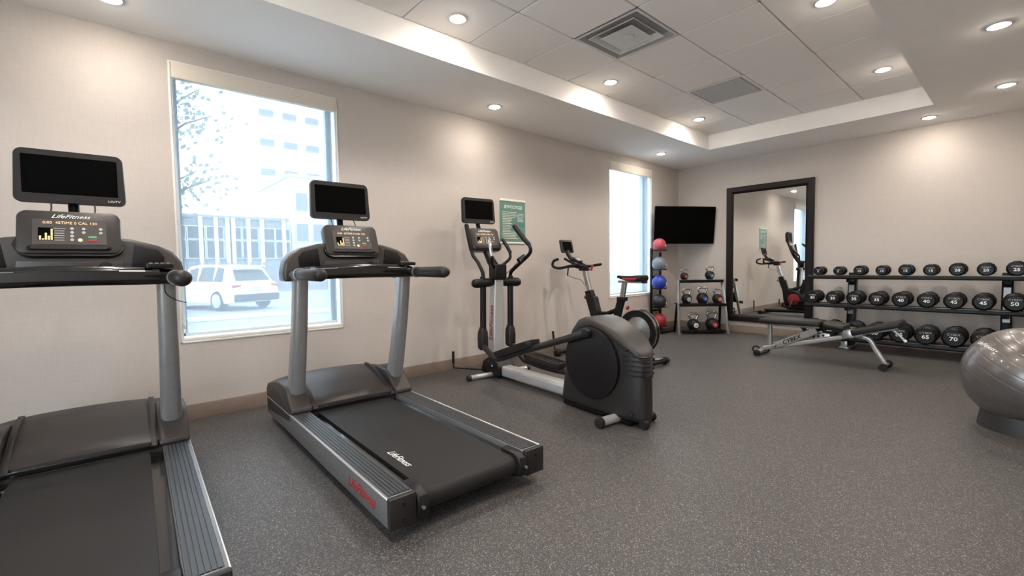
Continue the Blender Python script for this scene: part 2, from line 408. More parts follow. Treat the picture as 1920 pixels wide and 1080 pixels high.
# outlet-free wall; leaning-style mirror hung on the back wall
mr_=thing('wall_mirror','tall rectangular mirror in a wide dark wood frame on the back wall','mirror',(XB,2.667,.18))
H_,W_,fw=2.125,1.22,.105
obj('mirror_glass',G().box((-.018,0,H_/2),(.008,W_-2*fw+.02,H_-2*fw+.02)),'mirror_glass',mr_)
def frame_bar(a,b,inw):
    g=G(); a=Vector(a);b=Vector(b); inw=Vector(inw)
    pr=[(0,-.002),(0,-.045),(.012,-.052),(fw-.03,-.05),(fw-.008,-.03),(fw,-.026),(fw,-.002)]
    d=(b-a).normalized()
    A=[tuple(a+inw*u+d*u+Vector((v,0,0))) for u,v in pr]; B=[tuple(b+inw*u-d*u+Vector((v,0,0))) for u,v in pr]
    g.rings([A,B]); obj('frame_bar',g,'mirror_frame',mr_,ang=30)
c4=[(0,-W_/2,0),(0,W_/2,0),(0,W_/2,H_),(0,-W_/2,H_)]
for i,iw in enumerate([(0,0,1),(0,-1,0),(0,0,-1),(0,1,0)]): frame_bar(c4[i],c4[(i+1)%4],iw)
# ------------------------------------------------------------------ downlights
def downlight(x,y,z,label,cat_group,power,cone=165,tilt=None):
    t=thing('recessed_downlight',label,'ceiling light',(x,y,z),0,cat_group)
    obj('trim_ring',G().lathe([(.052,.004),(.052,-.004),(.060,-.008),(.074,-.005),(.076,.001),(.05,.004)],n=32,cap=False),'vent_white',t)
    obj('lens',G().lathe([(.001,-.020),(.02,-.018),(.038,-.011),(.048,-.002),(.052,.004),(.001,.005)],n=28),'lamp_lens',t)
    ld=bpy.data.lights.new('downlight_lamp','SPOT'); ld.energy=power; ld.color=LAMP_COL; ld.spot_size=math.radians(cone); ld.spot_blend=1.0; ld.shadow_soft_size=.045
    lo=bpy.data.objects.new('downlight_lamp',ld); C.objects.link(lo); lo.parent=t; lo.location=(0,0,-.05)
tr_l=[(2.045,2.88,'second brightest disc, nearest the camera in the left row of the ceiling tray'),(3.916,2.876,'round downlight between the square vent and the left tray edge'),(5.785,2.88,'round downlight in the far left corner of the ceiling tray')]
tr_l[0]=(2.045,2.88,'round downlight nearest the camera along the left edge of the ceiling tray')
for x,y,s in tr_l: downlight(x,y,ZT-.009,s,'downlights in the raised ceiling',SPOT_W)
downlight(.17,2.88,ZT-.009,'round downlight in the tray above the near treadmill, overhead out of view','downlights in the raised ceiling',SPOT_W)
for x,y,s in [(5.711,1.0,'round downlight in the far right corner of the ceiling tray'),(3.913,1.02,'round downlight cut by the top of the picture, right of the vent')]:
    downlight(x,y,ZT-.009,s,'downlights in the raised ceiling',SPOT_W)
downlight(2.045,1.02,ZT-.009,'round downlight in the tray overhead of the camera','downlights in the raised ceiling',SPOT_W)
downlight(.17,1.02,ZT-.009,'round downlight in the tray behind the camera','downlights in the raised ceiling',SPOT_W)
for x,y,s in [(.089,3.70,'round downlight in the soffit above the near treadmill and left of the large window'),(3.068,3.70,'round downlight in the left soffit above the elliptical trainer'),(6.27,3.70,'round downlight in the left soffit near the television corner'),
    (4.762,.195,'largest round downlight in the right soffit at the picture edge'),(6.43,.2,'round downlight in the right soffit over the dumbbell rack end'),(7.163,.824,'thin-looking downlight in the far soffit close to the back wall above the dumbbells'),
    (1.6,.2,'round downlight in the right soffit behind the camera')]:
    downlight(x,y,ZS,s,'downlights in the lowered soffit',SOFFIT_W)
# ------------------------------------------------------------------ supply vent and return grille
x0,x1,y0,y1=VENT; cx,cy=(x0+x1)/2,(y0+y1)/2
vt=thing('air_vent','square louvred supply air vent in the raised ceiling with a dark slot','air vent',(cx,cy,ZT))
def sqring(g,o,i,zo,zi,th=.003):
    for k in range(4):
        a=PI/2*k
        def P(r,s,z): return tuple(Matrix.Rotation(a,3,'Z')@Vector((r,s*r,z)))
        g.add([P(o,-1,zo),P(o,1,zo),P(i,1,zi),P(i,-1,zi),P(o,-1,zo+th),P(o,1,zo+th),P(i,1,zi+th),P(i,-1,zi+th)],[(0,3,2,1),(4,5,6,7),(0,1,5,4),(2,3,7,6),(1,2,6,5),(3,0,4,7)])
hw=.298
g=G(); sqring(g,hw,hw-.022,-.012,-.012); obj('vent_frame',g,'vent_white',vt)
g=G(); sqring(g,hw-.022,.21,-.010,.040); obj('vent_louvre',g,'grille_grey',vt)
g=G(); sqring(g,.215,.205,-.016,-.012); sqring(g,.207,.172,-.012,.02); obj('vent_louvre',g,'vent_white',vt)
g=G(); sqring(g,.15,.142,-.020,-.016); g.box((0,0,-.014),(.285,.285,.004)); g.lathe([(.065,-.018),(.06,-.022),(.001,-.022)],n=28); obj('centre_plate',g,'vent_white',vt)
obj('vent_throat',G().lathe([(.001,.03),(.172,.03),(.172,.022),(.001,.022)],n=32),'dark_void',vt)
x0,x1,y0,y1=GR
gr=thing('return_grille','flat grey perforated return grille among the white ceiling tiles','ceiling grille',((x0+x1)/2,(y0+y1)/2,ZT))
obj('perforated_panel',G().box((0,0,-.004),(.54,.54,.012)),'grille_grey',gr,bevel=.002,seg=1)
g=G(); sqring(g,.30,.272,-.009,-.009); obj('grille_frame',g,'ceiling_tile',gr)
g=G()
for i in range(26): g.box((-.25+i*.02,0,-.0108),(.006,.5,.0016))
obj('slot_row',g,'vent_white',gr)['kind']='stuff'
# ------------------------------------------------------------------ television across the corner
tvt=thing('wall_television','large black flat television mounted across the corner above the kettlebells','television',(7.07,3.74,1.73),0)
yaw=math.radians(60); til=math.radians(5.2)
nv=Vector((-math.cos(yaw)*math.cos(til),-math.sin(yaw)*math.cos(til),-math.sin(til))); uu=Vector((math.sin(yaw),-math.cos(yaw),0))
TM=frame((0,0,0),uu,nv.cross(uu))
g=G(); g.rings([[(a,b,-.05) for a,b in rrect(1.05,.57,.02)],[(a,b,-.012) for a,b in rrect(1.085,.605,.015)],[(a,b,0) for a,b in rrect(1.085,.605,.015)]]); obj('casing',g,'black_plastic',tvt,mx=TM)
g=G(); g.rings([[(a,b,-.001) for a,b in rrect(1.065,.582,.01)],[(a,b,.002) for a,b in rrect(1.063,.580,.01)]]); obj('screen',g,'tv_black',tvt,mx=TM)
g=G(); g.box((0,0,-.08),(.3,.25,.06)); g.cyl((0,0,-.08),(.05,.02,-.34),.03); obj('wall_bracket',g,'rack_black',tvt,mx=TM)
# ------------------------------------------------------------------ poster
ps=thing('wall_poster','green gym notice poster with pale top and bottom strips on the left wall','poster',(3.68,YL,1.375))
obj('sheet',G().box((0,-.004,.2625),(.40,.006,.525)),'poster_green',ps)
obj('strip',G().box((0,-.007,.515),(.41,.012,.028)),'poster_strip',ps,bevel=.003)
obj('strip',G().box((0,-.007,.012),(.41,.012,.022)),'poster_strip',ps,bevel=.003)
obj('panel',G().box((.115,-.0078,.27),(.13,.001,.13)),'poster_teal',ps)
text('heading','GYM',.05,'print_white',ps,frame((-.14,-.0085,.435),(1,0,0),(0,0,1)),bold=.0008)
text('heading','CYCLE',.05,'print_white',ps,frame((.0,-.0085,.435),(1,0,0),(0,0,1)),bold=.0008)
g=G()
for a in range(6): g.box((0,0,0),(.006,.001,.06),Matrix.Translation((-.015,-.009,.435))@Matrix.Rotation(a*PI/6,4,'Y'))
obj('emblem',g,'print_grey',ps)
g=G()
for i in range(17):
    z=.375-i*.0195; wd=.2+.07*rnd.random() if i<4 or i>11 else .12+.06*rnd.random()
    g.box((-.165+wd/2,-.0083,z),(wd,.0008,.006))
for i in range(6): g.box((.12,-.0088,.36-i*.018),(.10,.0008,.005))
obj('text_lines',g,'poster_strip',ps)['kind']='stuff'
# ------------------------------------------------------------------ treadmills (local +y points at the wall, user side at y=0)
def make_console(t,cx,cy,cz,w_,h_,tilt,full=True):
    """display housing facing -y, leaning back"""
    mx=Matrix.Translation((cx,cy,cz))@Matrix.Rotation(-tilt,4,'X')
    def sec(w,h,y,dz=0,r=.03): return [(a,y,b+dz+ (.018*(1-(2*a/w)**2) if b>0 else 0)) for a,b in rrect(w,h,r,5)]
    g=G(); g.rings([sec(w_*.9,h_*.9,.06),sec(w_*.99,h_*.98,.045),sec(w_,h_,.01),sec(w_*.985,h_*.975,-.008),sec(w_*.95,h_*.93,-.012)])
    c=obj('display_console',g,'taupe_plastic',t,mx=mx)
    g=G(); g.rings([sec(w_*1.05,h_*.5,.052,-h_*.28,.06),sec(w_*1.06,h_*.52,.03,-h_*.28,.06),sec(w_*1.06,h_*.52,.0,-h_*.28,.06)]); obj('lower_bezel',g,'black_gloss',c)
    g=G(); g.rings([[(a*w_*.8,-.012-.03*(.5+q*.5)*0,0) for a,q in []] or [(a,-.013,b-h_*.385) for a,b in rrect(w_*.8,h_*.12,.012)],[(a,-.03,b-h_*.40) for a,b in rrect(w_*.72,h_*.07,.008)]]); obj('palm_ledge',g,'charcoal_plastic',c)
    pw,ph=w_*.70,h_*.60
    obj('display_panel',G().box((0,-.0135,0),(pw,.002,ph)),'panel_dark',c)
    F=lambda x,z,y=-.0152: frame((x,y,z),(1,0,0),(0,0,1))
    text('logo','LifeFitness',h_*.13,'print_white',c,F(0,h_*.375,-.0135),shear=.5,sx=1.15,align='CENTER')
    text('readout','0:00  45TIME 0 CAL 130',h_*.085,'led_amber',c,F(0,ph*.36),sx=1.12*w_/.40,align='CENTER')
    g=G()
    for i,n_ in enumerate((3,1,5,3,8)):
        for j in range(n_): g.box((-pw*.40+i*.0105*w_/.4,-.015,-ph*.3+j*.0072),(.007,.001,.0055))
    obj('profile_bars',g,'led_amber',c)['kind']='stuff'
    obj('profile_window',G().box((-pw*.40+.021*w_/.4,-.0143,-ph*.09),(.058*w_/.4,.001,ph*.5)),'screen_black',c)
    g=G()
    for x_ in (.02,.18,.42):
        for j in range(2 if x_>.1 else 4): g.lathe([(.001,-.0165),(.0065,-.0165),(.0075,-.014)],o=(pw*x_,0,ph*(.14-.15*j)),ax='y',n=10)
    obj('button_dots',g,'print_grey',c)['kind']='stuff'
    obj('start_button',G().box((pw*.3,-.0155,-ph*.2),(.03,.003,.012)),'print_green',c,bevel=.001)
    obj('stop_button',G().box((pw*.3,-.0155,-ph*.33),(.034,.003,.013)),'print_red',c,bevel=.001)
    obj('quick_button',G().lathe([(.001,-.017),(.008,-.017),(.009,-.014)],o=(pw*.13,0,-ph*.32),ax='y',n=12),'led_amber',c)
    g=G()
    for j in range(6): g.box((-pw*.15,-.015,ph*.13-j*.012),(.034 if j else .042,.001,.0028))
    obj('printed_lines',g,'print_grey',c)['kind']='stuff'
    return c
def make_monitor(t,cx,cy,cz,w_,h_,tilt,brand=True):
    mx=Matrix.Translation((cx,cy,cz))@Matrix.Rotation(-tilt,4,'X')
    def sec(w,h,y,r=.03):
        o=[]
        for a,b in rrect(w,h,r,6):
            k=1+.02*(b/(h/2)); o.append((a*(2-k),y,b+(.008*(1-(2*a/w)**2) if b>0 else 0)))
        return o
    g=G(); g.rings([sec(w_*.7,h_*.7,.075),sec(w_*.94,h_*.93,.05),sec(w_*.995,h_*.99,.03),sec(w_,h_,.005),sec(w_*.985,h_*.98,-.006)])
    mn=obj('monitor',g,'charcoal_plastic',t,mx=mx)
    sw,sh=w_*.86,h_*.72
    g=G(); g.rings([[(a,-.0055,b+h_*.03) for a,b in rrect(sw,sh,.004)],[(a,-.0075,b+h_*.03) for a,b in rrect(sw,sh,.004)]]); obj('screen',g,'screen_black',mn)
    if brand: text('logo','LifeTV',h_*.055,'print_white',mn,frame((w_*.33,-.0068,-h_*.42),(1,0,0),(0,0,1)),sx=1.3)
    return mn
def make_treadmill(label,loc,rz,group):
    t=thing('treadmill',label,'treadmill',loc,rz,group)
    for s in (-1,1):
        rail=obj('side_rail',G().box((s*.365,1.03,.1205),(.12,2.04,.125)),'rail_silver',t,bevel=.006,seg=2)
        pr=[(-.052,.181)]
        for k in range(6):
            a=-.050+k*.0165; pr+=[(a,.1875),(a+.012,.1875),(a+.012,.184),(a+.0165,.184)]
        pr+=[(.052,.181)]
        g=G(); g.prism([(s*.360+u,v) for u,v in pr],'xz',.03,1.60); obj('tread_strip',g,'tread_grey',rail,ang=20)
        obj('edge_strip',G().box((s*.4225,1.03,.180),(.006,2.03,.010)),'rail_bright',rail,bevel=.002,seg=1)
        cap=obj('end_cap',G().prism([(-.06,.058),(.06,.058),(.06,.187),(-.06,.187)],'xz',-.012,.02,mx=Matrix.Translation((s*.365,0,0))),'charcoal_plastic',t,bevel=.007)
        for xx,zz in ((-.0,.155),(0,.085)): obj('bolt',G().lathe([(.001,-.016),(.007,-.016),(.008,-.011)],o=(s*.365+xx,0,zz),ax='y',n=12),'black_gloss',cap)
        # bracket round the roller end
        ang_=[(.13,.172),(.13,.182),(.03,.182),(-.015,.165),(-.030,.125),(-.02,.075),(.03,.06),(.10,.06),(.10,.09)]
        br=obj('roller_bracket',G().prism(ang_,'yz',s*.252,s*.303),'black_plastic',t,bevel=.006)
        obj('bolt',G().lathe([(.001,-.036),(.008,-.036),(.009,-.028)],o=(s*.285,0,.12),ax='y',n=12),'chrome',br)
        # post
        rs=[]
        for y_,z_,wx,wy in ((1.585,.19,.098,.13),(1.50,.45,.092,.125),(1.42,.75,.086,.12),(1.36,1.06,.082,.115)):
            rs.append([(s*.352+a,y_+b,z_) for a,b in rrect(wx,wy,.035,5)])
        obj('upright_post',G().rings(rs),'grey_metal',t)
        pr=[(1.40,.186),(1.40,.212),(1.45,.250),(1.52,.320),(1.58,.345),(1.76,.345),(1.95,.30),(2.03,.22),(2.03,.186)]
        obj('post_boot',G().prism(pr,'yz',s*.290,s*.424),'taupe_plastic',t,bevel=.014,seg=3)
        n_=12; A=[]
        for k in range(n_+1):
            q=k/n_; A.append((1.40+q*.50,.200+q*.150+.040*math.sin(PI*q)))
        for k in range(n_,-1,-1):
            q=k/n_; A.append((1.40+q*.50,.200+q*.150-.035*math.sin(PI*q)-.001))
        obj('cover_fin',G().prism(A,'yz',s*.283,s*.258),'charcoal_plastic',t,bevel=.004)
    text('side_lettering','LifeFitness',.07,'print_red',t,frame((-.4256,.44,.118),(0,-1,0),(0,0,1)),shear=.45,sx=1.05,bold=.0012)
    # belt, deck
    rr=.047; pr=[]
    for k in range(9): a=PI/2+PI*k/8; pr.append((.045+rr*math.cos(a),.118+rr*math.sin(a)))
    for k in range(5): a=-PI/2+PI*k/4; pr.append((1.52+rr*math.cos(a),.118+rr*math.sin(a)))
    obj('running_belt',G().prism(pr,'yz',-.25,.25),'belt_black',t)
    text('belt_lettering','LifeFitness',.055,'print_white',t,frame((-.185,.50,.1658),(0,-1,0),(1,0,0)),shear=.45,sx=.95,depth=.0003)
    g=G()
    for s in (-1,1): g.box((s*.277,.85,.135),(.052,1.46,.03))
    obj('deck',g,'black_gloss',t)
    for x_,y_ in ((-.3,.35),(.3,.35),(-.3,1.75),(.3,1.75)): obj('levelling_foot',G().lathe([(.03,0),(.035,.008),(.03,.02),(.02,.062)],o=(x_,y_,0),n=16),'black_rubber',t)
    obj('underframe',G().box((0,1.0,.075),(.5,1.7,.03)),'rack_black',t)
    # motor cover, crowned across its width
    rs=[]
    for k in range(17):
        u=-1+2*k/16; x_=.425*u; cz=1-.10*u*u-.10*abs(u)**6; e=.02*u*u
        P=[(1.43+e*0,.15),(1.43,.215),(1.445,.232),(1.52,.258),(1.66,.304),(1.81,.338),(1.93,.346),(2.0,.33),(2.05,.27),(2.075-.04*u*u,.15),(2.075-.05*u*u,.09)]
        rs.append([(x_,a,.09+(b-.09)*cz) for a,b in P])
    obj('motor_cover',G().rings(rs),'taupe_plastic',t,ang=30)
    g=G(); 
    for s in (-1,1): g.box((s*.29,1.435,.2),(.012,.02,.05))
    g.box((0,1.432,.185),(.58,.012,.03)); obj('cover_lip',g,'black_gloss',t,bevel=.003)
    # hood
    out=[(-.435,1.035),(-.438,1.09),(-.425,1.16),(-.39,1.212),(-.33,1.245),(-.22,1.275),(-.1,1.288),(0,1.29)]
    out=out+[(-a,b) for a,b in out[::-1][1:]]
    inn=[(.33,1.035),(.33,1.085),(.30,1.095),(-.30,1.095),(-.33,1.085),(-.33,1.035)]
    hood=obj('console_hood',G().prism(out+inn,'xz',1.395,1.53),'hood_grey',t,bevel=.016,seg=3,ang=30)
    for s in (-1,1):
        pl=[(s*.215,1.125),(s*.345,1.125),(s*.352,1.185),(s*.325,1.222),(s*.23,1.245)]
        obj('speaker_panel',G().prism(pl,'xz',1.390,1.40),'panel_dark' if 0 else 'black_plastic',hood,bevel=.003)
    obj('tray_recess',G().prism([(-.19,1.115),(.19,1.115),(.185,1.168),(-.185,1.168)],'xz',1.389,1.40),'panel_dark',hood,bevel=.003)
    obj('bottle_recess',G().lathe([(.001,1.386),(.024,1.386),(.028,1.392)],o=(.12,0,1.135),ax='y',n=20),'black_gloss',hood)
    obj('sticker',G().box((-.02,1.387,1.128),(.085,.003,.012)),'foil_orange',hood)
    # cross bar
    rs=[]
    for k in range(17):
        u=-1+2*k/16; x_=.38*u; y_=1.275-.03*(1-u*u); z_=1.083+.012*(1-u*u)
        rs.append([(x_,y_+a,z_+b) for a,b in rrect(.06,.092-.018*abs(u)**3,.028,5)])
    cb=obj('cross_bar',G().rings(rs),'black_gloss',t)
    for s in (-1,1):
        g=G(); rs=[]
        for k in range(5):
            u=(.45+.4*k/4)*s; x_=.38*u; rs.append([(x_,1.243-.03*(1-u*u)+.0,1.1+.012*(1-u*u)+b*1.0) if False else (x_,1.2435-.03*(1-u*u)+a,1.1145+.012*(1-u*u)+b) for a,b in ((-.001,-.01),(.012,.004),(.014,.002),(.002,-.012))])
        obj('pulse_plate',G().rings(rs),'rail_silver',cb)
        ar=obj('arm_rest',G().tube([(s*.388,1.42,1.078),(s*.388,1.25,1.080),(s*.388,1.20,1.080),(s*.388,.86,1.080)],[.032,.034,.036,.039],18,flat=.95,ends=True),'charcoal_plastic',t)
        obj('arm_clamp',G().cyl((s*.388,1.235,1.080),(s*.388,1.215,1.080),.0395),'grey_metal',ar)
    kp=obj('key_pad',G().prism(rrect(.115,.075,.015),'xy',1.128,1.150,mx=Matrix.Translation((.325,1.255,0))),'black_plastic',t,bevel=.004)
    for i in range(4): obj('key',G().box((.29+i*.023,1.25,1.152),(.014,.04,.005)),'grey_metal',kp,bevel=.001,seg=1)
    # console and monitor
    make_console(t,0,1.405,1.298,.365,.215,math.radians(22))
    make_monitor(t,0,1.59,1.588,.41,.262,math.radians(4))
    g=G(); g.tube([(0,1.50,1.28),(0,1.62,1.42),(0,1.64,1.58)],.022,12); obj('monitor_stem',g,'rack_black',t)
    g=G()
    for x_ in (-.08,.08): g.tube([(x_,1.60,1.49),(x_+.004,1.56,1.43),(x_,1.50,1.37)],.0035,6)
    obj('monitor_cable',g,'rod_black',t)
    return t
AT=math.radians(-1.4)
tread=make_treadmill('treadmill standing in front of the large window, whole machine in view',(1.232,1.665,0),AT,'treadmills by the left wall')
tread2=dup(tread,(-.168,1.64,0),math.radians(-2.2),'nearest treadmill at the left picture edge, partly cut off','treadmills by the left wall')
obj('safety_cord',G().tube(catmull([(.34,1.24,1.05),(.345,1.235,1.0),(.385,1.26,.965),(.43,1.32,.945)],6),.0025,6),'rod_black',tread2)
# ------------------------------------------------------------------ elliptical trainer
t=thing('elliptical_trainer','silver and charcoal elliptical trainer with small screen, beside the green poster','exercise machine',(2.77,1.72,0),math.radians(-5.8))
def interp(P,x):
    for (a,b),(c,d) in zip(P,P[1:]):
        if min(a,c)<=x<=max(a,c) and a!=c: return b+(d-b)*(x-a)/(c-a)
    return P[-1][1] if abs(x-P[-1][0])<abs(x-P[0][0]) else P[0][1]
TOP=[(-.045,.36),(-.04,.46),(-.02,.50),(.05,.555),(.12,.600),(.2,.645),(.27,.678),(.34,.703),(.41,.718),(.48,.718),(.54,.695),(.6,.63),(.65,.525),(.70,.33),(.735,.2),(.75,.07)]
WRI=[(-.045,-.03),(0,.045),(.08,.105),(.2,.14),(.6,.155),(.7,.15),(.75,.13)]
WID=[(-.045,.095),(0,.135),(.08,.158),(.2,.168),(.6,.165),(.7,.15),(.75,.13)]
rs=[]
for y_ in (-.045,-.035,-.015,.03,.08,.14,.2,.27,.34,.41,.48,.54,.60,.65,.69,.72,.75):
    zt=interp(TOP,y_); wd=interp(WID,y_); zb=.035; hh=zt-zb
    r_=min(.05,hh*.4,wd*.4)
    wr=interp(WRI,y_); cx_=(wr-wd)/2; rs.append([(cx_+a*(1-.12*max(0,(b/hh+.5))**2),y_,(zt+zb)/2+b) for a,b in rrect(wd+wr,hh,min(r_,(wd+wr)*.4),5)])
hs=obj('drive_housing',G().rings(rs),'charcoal_plastic',t,ang=50)
SPL=[(-.05,.45),(.02,.485),(.1,.525),(.2,.58),(.3,.63),(.42,.652),(.52,.615),(.6,.54),(.66,.44),(.7,.3)]
rs=[]
for y_ in (-.05,-.03,.0,.04,.08,.14,.2,.27,.34,.41,.48,.54,.60,.65,.675):
    zt=interp(TOP,y_)+.006; zb=min(interp(SPL,y_),zt-.02); wd=(interp(WID,y_)+.005)*(.93); wr=(interp(WRI,y_)+.005)*.93; cx_=(wr-wd)/2
    hh=zt-zb; r_=min(.04,hh*.42)
    rs.append([(cx_+a,y_,(zt+zb)/2+b) for a,b in rrect(wd+wr,hh,min(r_,(wd+wr)*.4),5)])
obj('top_shell',G().rings(rs),'taupe_plastic',hs,ang=50)
for s in (-1,1):
    obj('crank_disc',G().lathe([(.001,s*.192),(.245,s*.190),(.262,s*.184),(.262,s*.150)],o=(0,.385,.395),ax='x',n=48),'black_plastic',t)
    for k in range(5):
        g=G(); z_=.49-.033*k
        g.tube([(-.160,.10,z_),(-.152,.05,z_+.002),(-.137,.0,z_+.002),(-.105,-.04,z_),(-.06,-.050,z_-.002)] if s<0 else [(.045,-.002,z_),(.075,.035,z_),(.107,.08,z_),(.125,.13,z_)],.008,8,flat=.6); obj('vent_slot',g,'black_gloss',hs)
for q in ((-.158,.07,.535),(-.158,.02,.10),(-.12,.42,.718)): obj('screw_cap',G().sphere(q,.011,12,8),'black_gloss',hs)
for xw,yw in ((-.11,-.03),(.07,.05)): obj('transport_wheel',G().cyl((xw,yw,.032),(xw+.035,yw,.032),.032),'black_rubber',t)
obj('base_skirt',G().box((-.01,.39,.022),(.25,.68,.03)),'rack_black',t,bevel=.006)
for nm,y_,half,r_ in (('rear_foot',.17,.32,.032),('front_foot',1.84,.37,.024)):
    hr=half if nm=='front_foot' else .13
    o=obj(nm,G().cyl((-half,y_,r_+.006),(hr,y_,r_+.006),r_),'silver_paint',t)
    for s,hf in ((-1,half),(1,hr)): obj('end_cap',G().cyl((s*(hf-.03),y_,r_+.004),(s*(hf+.006),y_,r_+.004),r_+.004),'charcoal_plastic',o,bevel=.003)
rs=[]
for y_,zc in ((.72,.082),(1.2,.078),(1.74,.075)): rs.append([(a,y_,zc+b) for a,b in rrect(.135,.105,.03,5)])
obj('main_beam',G().rings(rs),'silver_paint',t)
obj('front_hub',G().prism([(1.70,.02),(1.70,.12),(1.78,.19),(1.90,.20),(2.0,.15),(2.04,.05),(2.04,.02)],'yz',-.10,.10),'black_plastic',t,bevel=.02,seg=3)
obj('hub_disc',G().lathe([(.001,-.112),(.06,-.11),(.068,-.10)],o=(0,1.88,.10),ax='x',n=28),'black_gloss',t)
rs=[]
for y_,z_,a_,b_ in ((1.90,.14,.135,.12),(1.88,.6,.125,.11),(1.86,1.06,.105,.095)): rs.append([(a,y_+b,z_) for a,b in rrect(a_,b_,.018,4)])
ms=obj('mast',G().rings(rs),'silver_paint',t)
text('mast_lettering','LifeFitness',.085,'print_red',ms,frame((-.0665,1.886,.36),(.014,-.045,1),(0,-1,0)) if 0 else frame((-.0672,1.886,.36),(.0125,-.045,1),(0,1,0)),shear=.3,sx=1.0,bold=.001)
obj('mast_head',G().prism(rrect(.145,.13,.02),'xy',.975,1.13,mx=Matrix.Translation((0,1.845,0))),'black_plastic',t,bevel=.012,seg=3)
obj('console_arm',G().tube([(-.01,1.86,1.08),(-.02,1.93,1.16),(-.03,2.0,1.27)],[.05,.046,.04],14),'black_plastic',t)
make_console(t,-.045,2.0,1.385,.345,.235,math.radians(20))
make_monitor(t,-.06,2.09,1.685,.385,.262,math.radians(4))
obj('monitor_stem',G().tube([(-.05,2.08,1.42),(-.05,2.13,1.55),(-.05,2.13,1.68)],.022,12),'rack_black',t)
for s,pts_low,tip in ((-1,None,None),(1,None,None)):
    pv=obj('pivot_housing',G().tube([(s*.05,1.86,.955),(s*.10,1.86,.95),(s*.25,1.86,.945)],[.036,.044,.046],20,ends=True),'black_plastic',t)
    lk=obj('link_arm',G().tube([(s*.165,1.862,.96),(s*.167,1.875,.40)],.031,14),'black_plastic',t)
    rs=[[(s*.168+a,1.878+b,z_) for a,b in rrect(wx,wy,.025,4)] for z_,wx,wy in ((.28,.06,.065),(.30,.085,.095),(.40,.088,.10),(.46,.082,.09),(.51,.055,.06))]
    obj('link_boot',G().rings(rs),'charcoal_plastic',lk)
    if s<0: H=[(s*.17,1.86,.99),(s*.17,1.86,1.05),(s*.19,1.91,1.15),(s*.215,1.96,1.22),(s*.225,1.975,1.28)]; Gp=[H[-1],(s*.235,1.99,1.37),(s*.25,2.02,1.52)]
    else: H=[(s*.17,1.86,.99),(s*.17,1.85,1.05),(s*.175,1.70,1.14),(s*.18,1.565,1.22),(s*.18,1.535,1.27),(s*.18,1.56,1.32)]; Gp=[H[-1],(s*.178,1.64,1.38),(s*.175,1.79,1.51)]
    hb=obj('moving_handle',G().tube(catmull(H,5),.018,12),'black_plastic',t)
    obj('hand_grip',G().tube(Gp,[.022,.025,.023],14,ends=True),'black_rubber',hb)
    obj('handle_collar',G().cyl((s*.17,1.86,.975),(s*.17,1.86,1.01),.026),'black_plastic',hb,bevel=.004)
# pedal bars
L1=catmull([(-.17,1.885,.33),(-.185,1.80,.30),(-.20,1.62,.245),(-.205,1.50,.26),(-.205,1.2,.36),(-.205,.40,.615)],5)
L2=catmull([(.17,1.885,.33),(.185,1.83,.28),(.20,1.70,.17),(.205,1.6,.15),(.205,1.2,.14),(.205,.44,.19)],5)
for s,Lp,p0,p1,ck in ((-1,L1,(1.56,.285),(1.0,.475),(.39,.618)),(1,L2,(1.64,.225),(1.10,.20),(.44,.19))):
    pb=obj('pedal_bar',G().tube(Lp,.028,12),'charcoal_plastic',t)
    obj('crank_hub',G().tube([(s*.185,ck[0],ck[1]),(s*.235,ck[0],ck[1])],[.036,.034],18),'black_plastic',t,bevel=.006)
    d=Vector((0,p1[0]-p0[0],p1[1]-p0[1])); Ln=d.length; d.normalize()
    mx=frame((s*.20,(p0[0]+p1[0])/2,(p0[1]+p1[1])/2),(1,0,0),-d)
    n_=10; R=[]
    # plate outline in local xy, depth local z
    g=G(); g.rings([[(a,b,-.035) for a,b in rrect(.13,Ln*.94,.05,5)],[(a,b,-.005) for a,b in rrect(.155,Ln,.06,5)],[(a,b,.022) for a,b in rrect(.16,Ln,.06,5)],[(a,b,.022) for a,b in rrect(.138,Ln*.95,.05,5)],[(a,b,.002) for a,b in rrect(.125,Ln*.92,.05,5)]])
    pd=obj('foot_pedal',g,'charcoal_plastic',t,mx=mx)
    g=G()
    for k in range(9): g.box((0,-Ln*.38+k*Ln*.095,.004),(.10,.012,.006))
    obj('pedal_ribs',g,'black_rubber',pd,bevel=.001,seg=1)
# fixed handles
fh=obj('fixed_handle',G().tube(catmull([(-.02,1.83,1.09),(-.09,1.79,1.11),(-.15,1.72,1.15),(-.165,1.70,1.2)],5),.015,12),'black_plastic',t)
obj('pulse_grip',G().tube([(-.166,1.698,1.21),(-.17,1.715,1.30),(-.17,1.73,1.365)],.017,14,ends=True),'chrome',fh)
fh=obj('fixed_handle',G().tube(catmull([(.02,1.85,1.10),(.09,1.87,1.13),(.155,1.85,1.19),(.165,1.86,1.25)],5),.015,12),'black_plastic',t)
obj('pulse_grip',G().tube([(.166,1.86,1.255),(.168,1.92,1.32),(.17,1.99,1.385)],.019,14,ends=True),'black_rubber',fh)
kp=obj('key_pad',G().box((0,0,0),(.10,.035,.045),Matrix.Translation((.165,1.665,1.185))@Matrix.Rotation(-.5,4,'Y')),'black_plastic',t,bevel=.008)
for i in range(4): obj('key',G().box((-.033+i*.022,-.019,0),(.012,.005,.03),Matrix.Translation((.165,1.665,1.185))@Matrix.Rotation(-.5,4,'Y')),'grey_metal',kp)
g=G(); g.tube(catmull([(.15,1.70,1.16),(.13,1.76,1.10),(.10,1.83,1.04),(.06,1.87,1.0)],5),.003,6); g.tube(catmull([(-.03,1.80,1.12),(-.05,1.79,1.06),(-.035,1.81,1.0)],4),.003,6)
obj('sensor_cable',g,'rod_black',t)
g=G(); g.tube([(-.0,1.98,.03),(-.25,2.33,.03),(-.255,2.34,.04),(-.255,2.345,.205)],.008,8); obj('floor_rod',g,'rod_black',t)
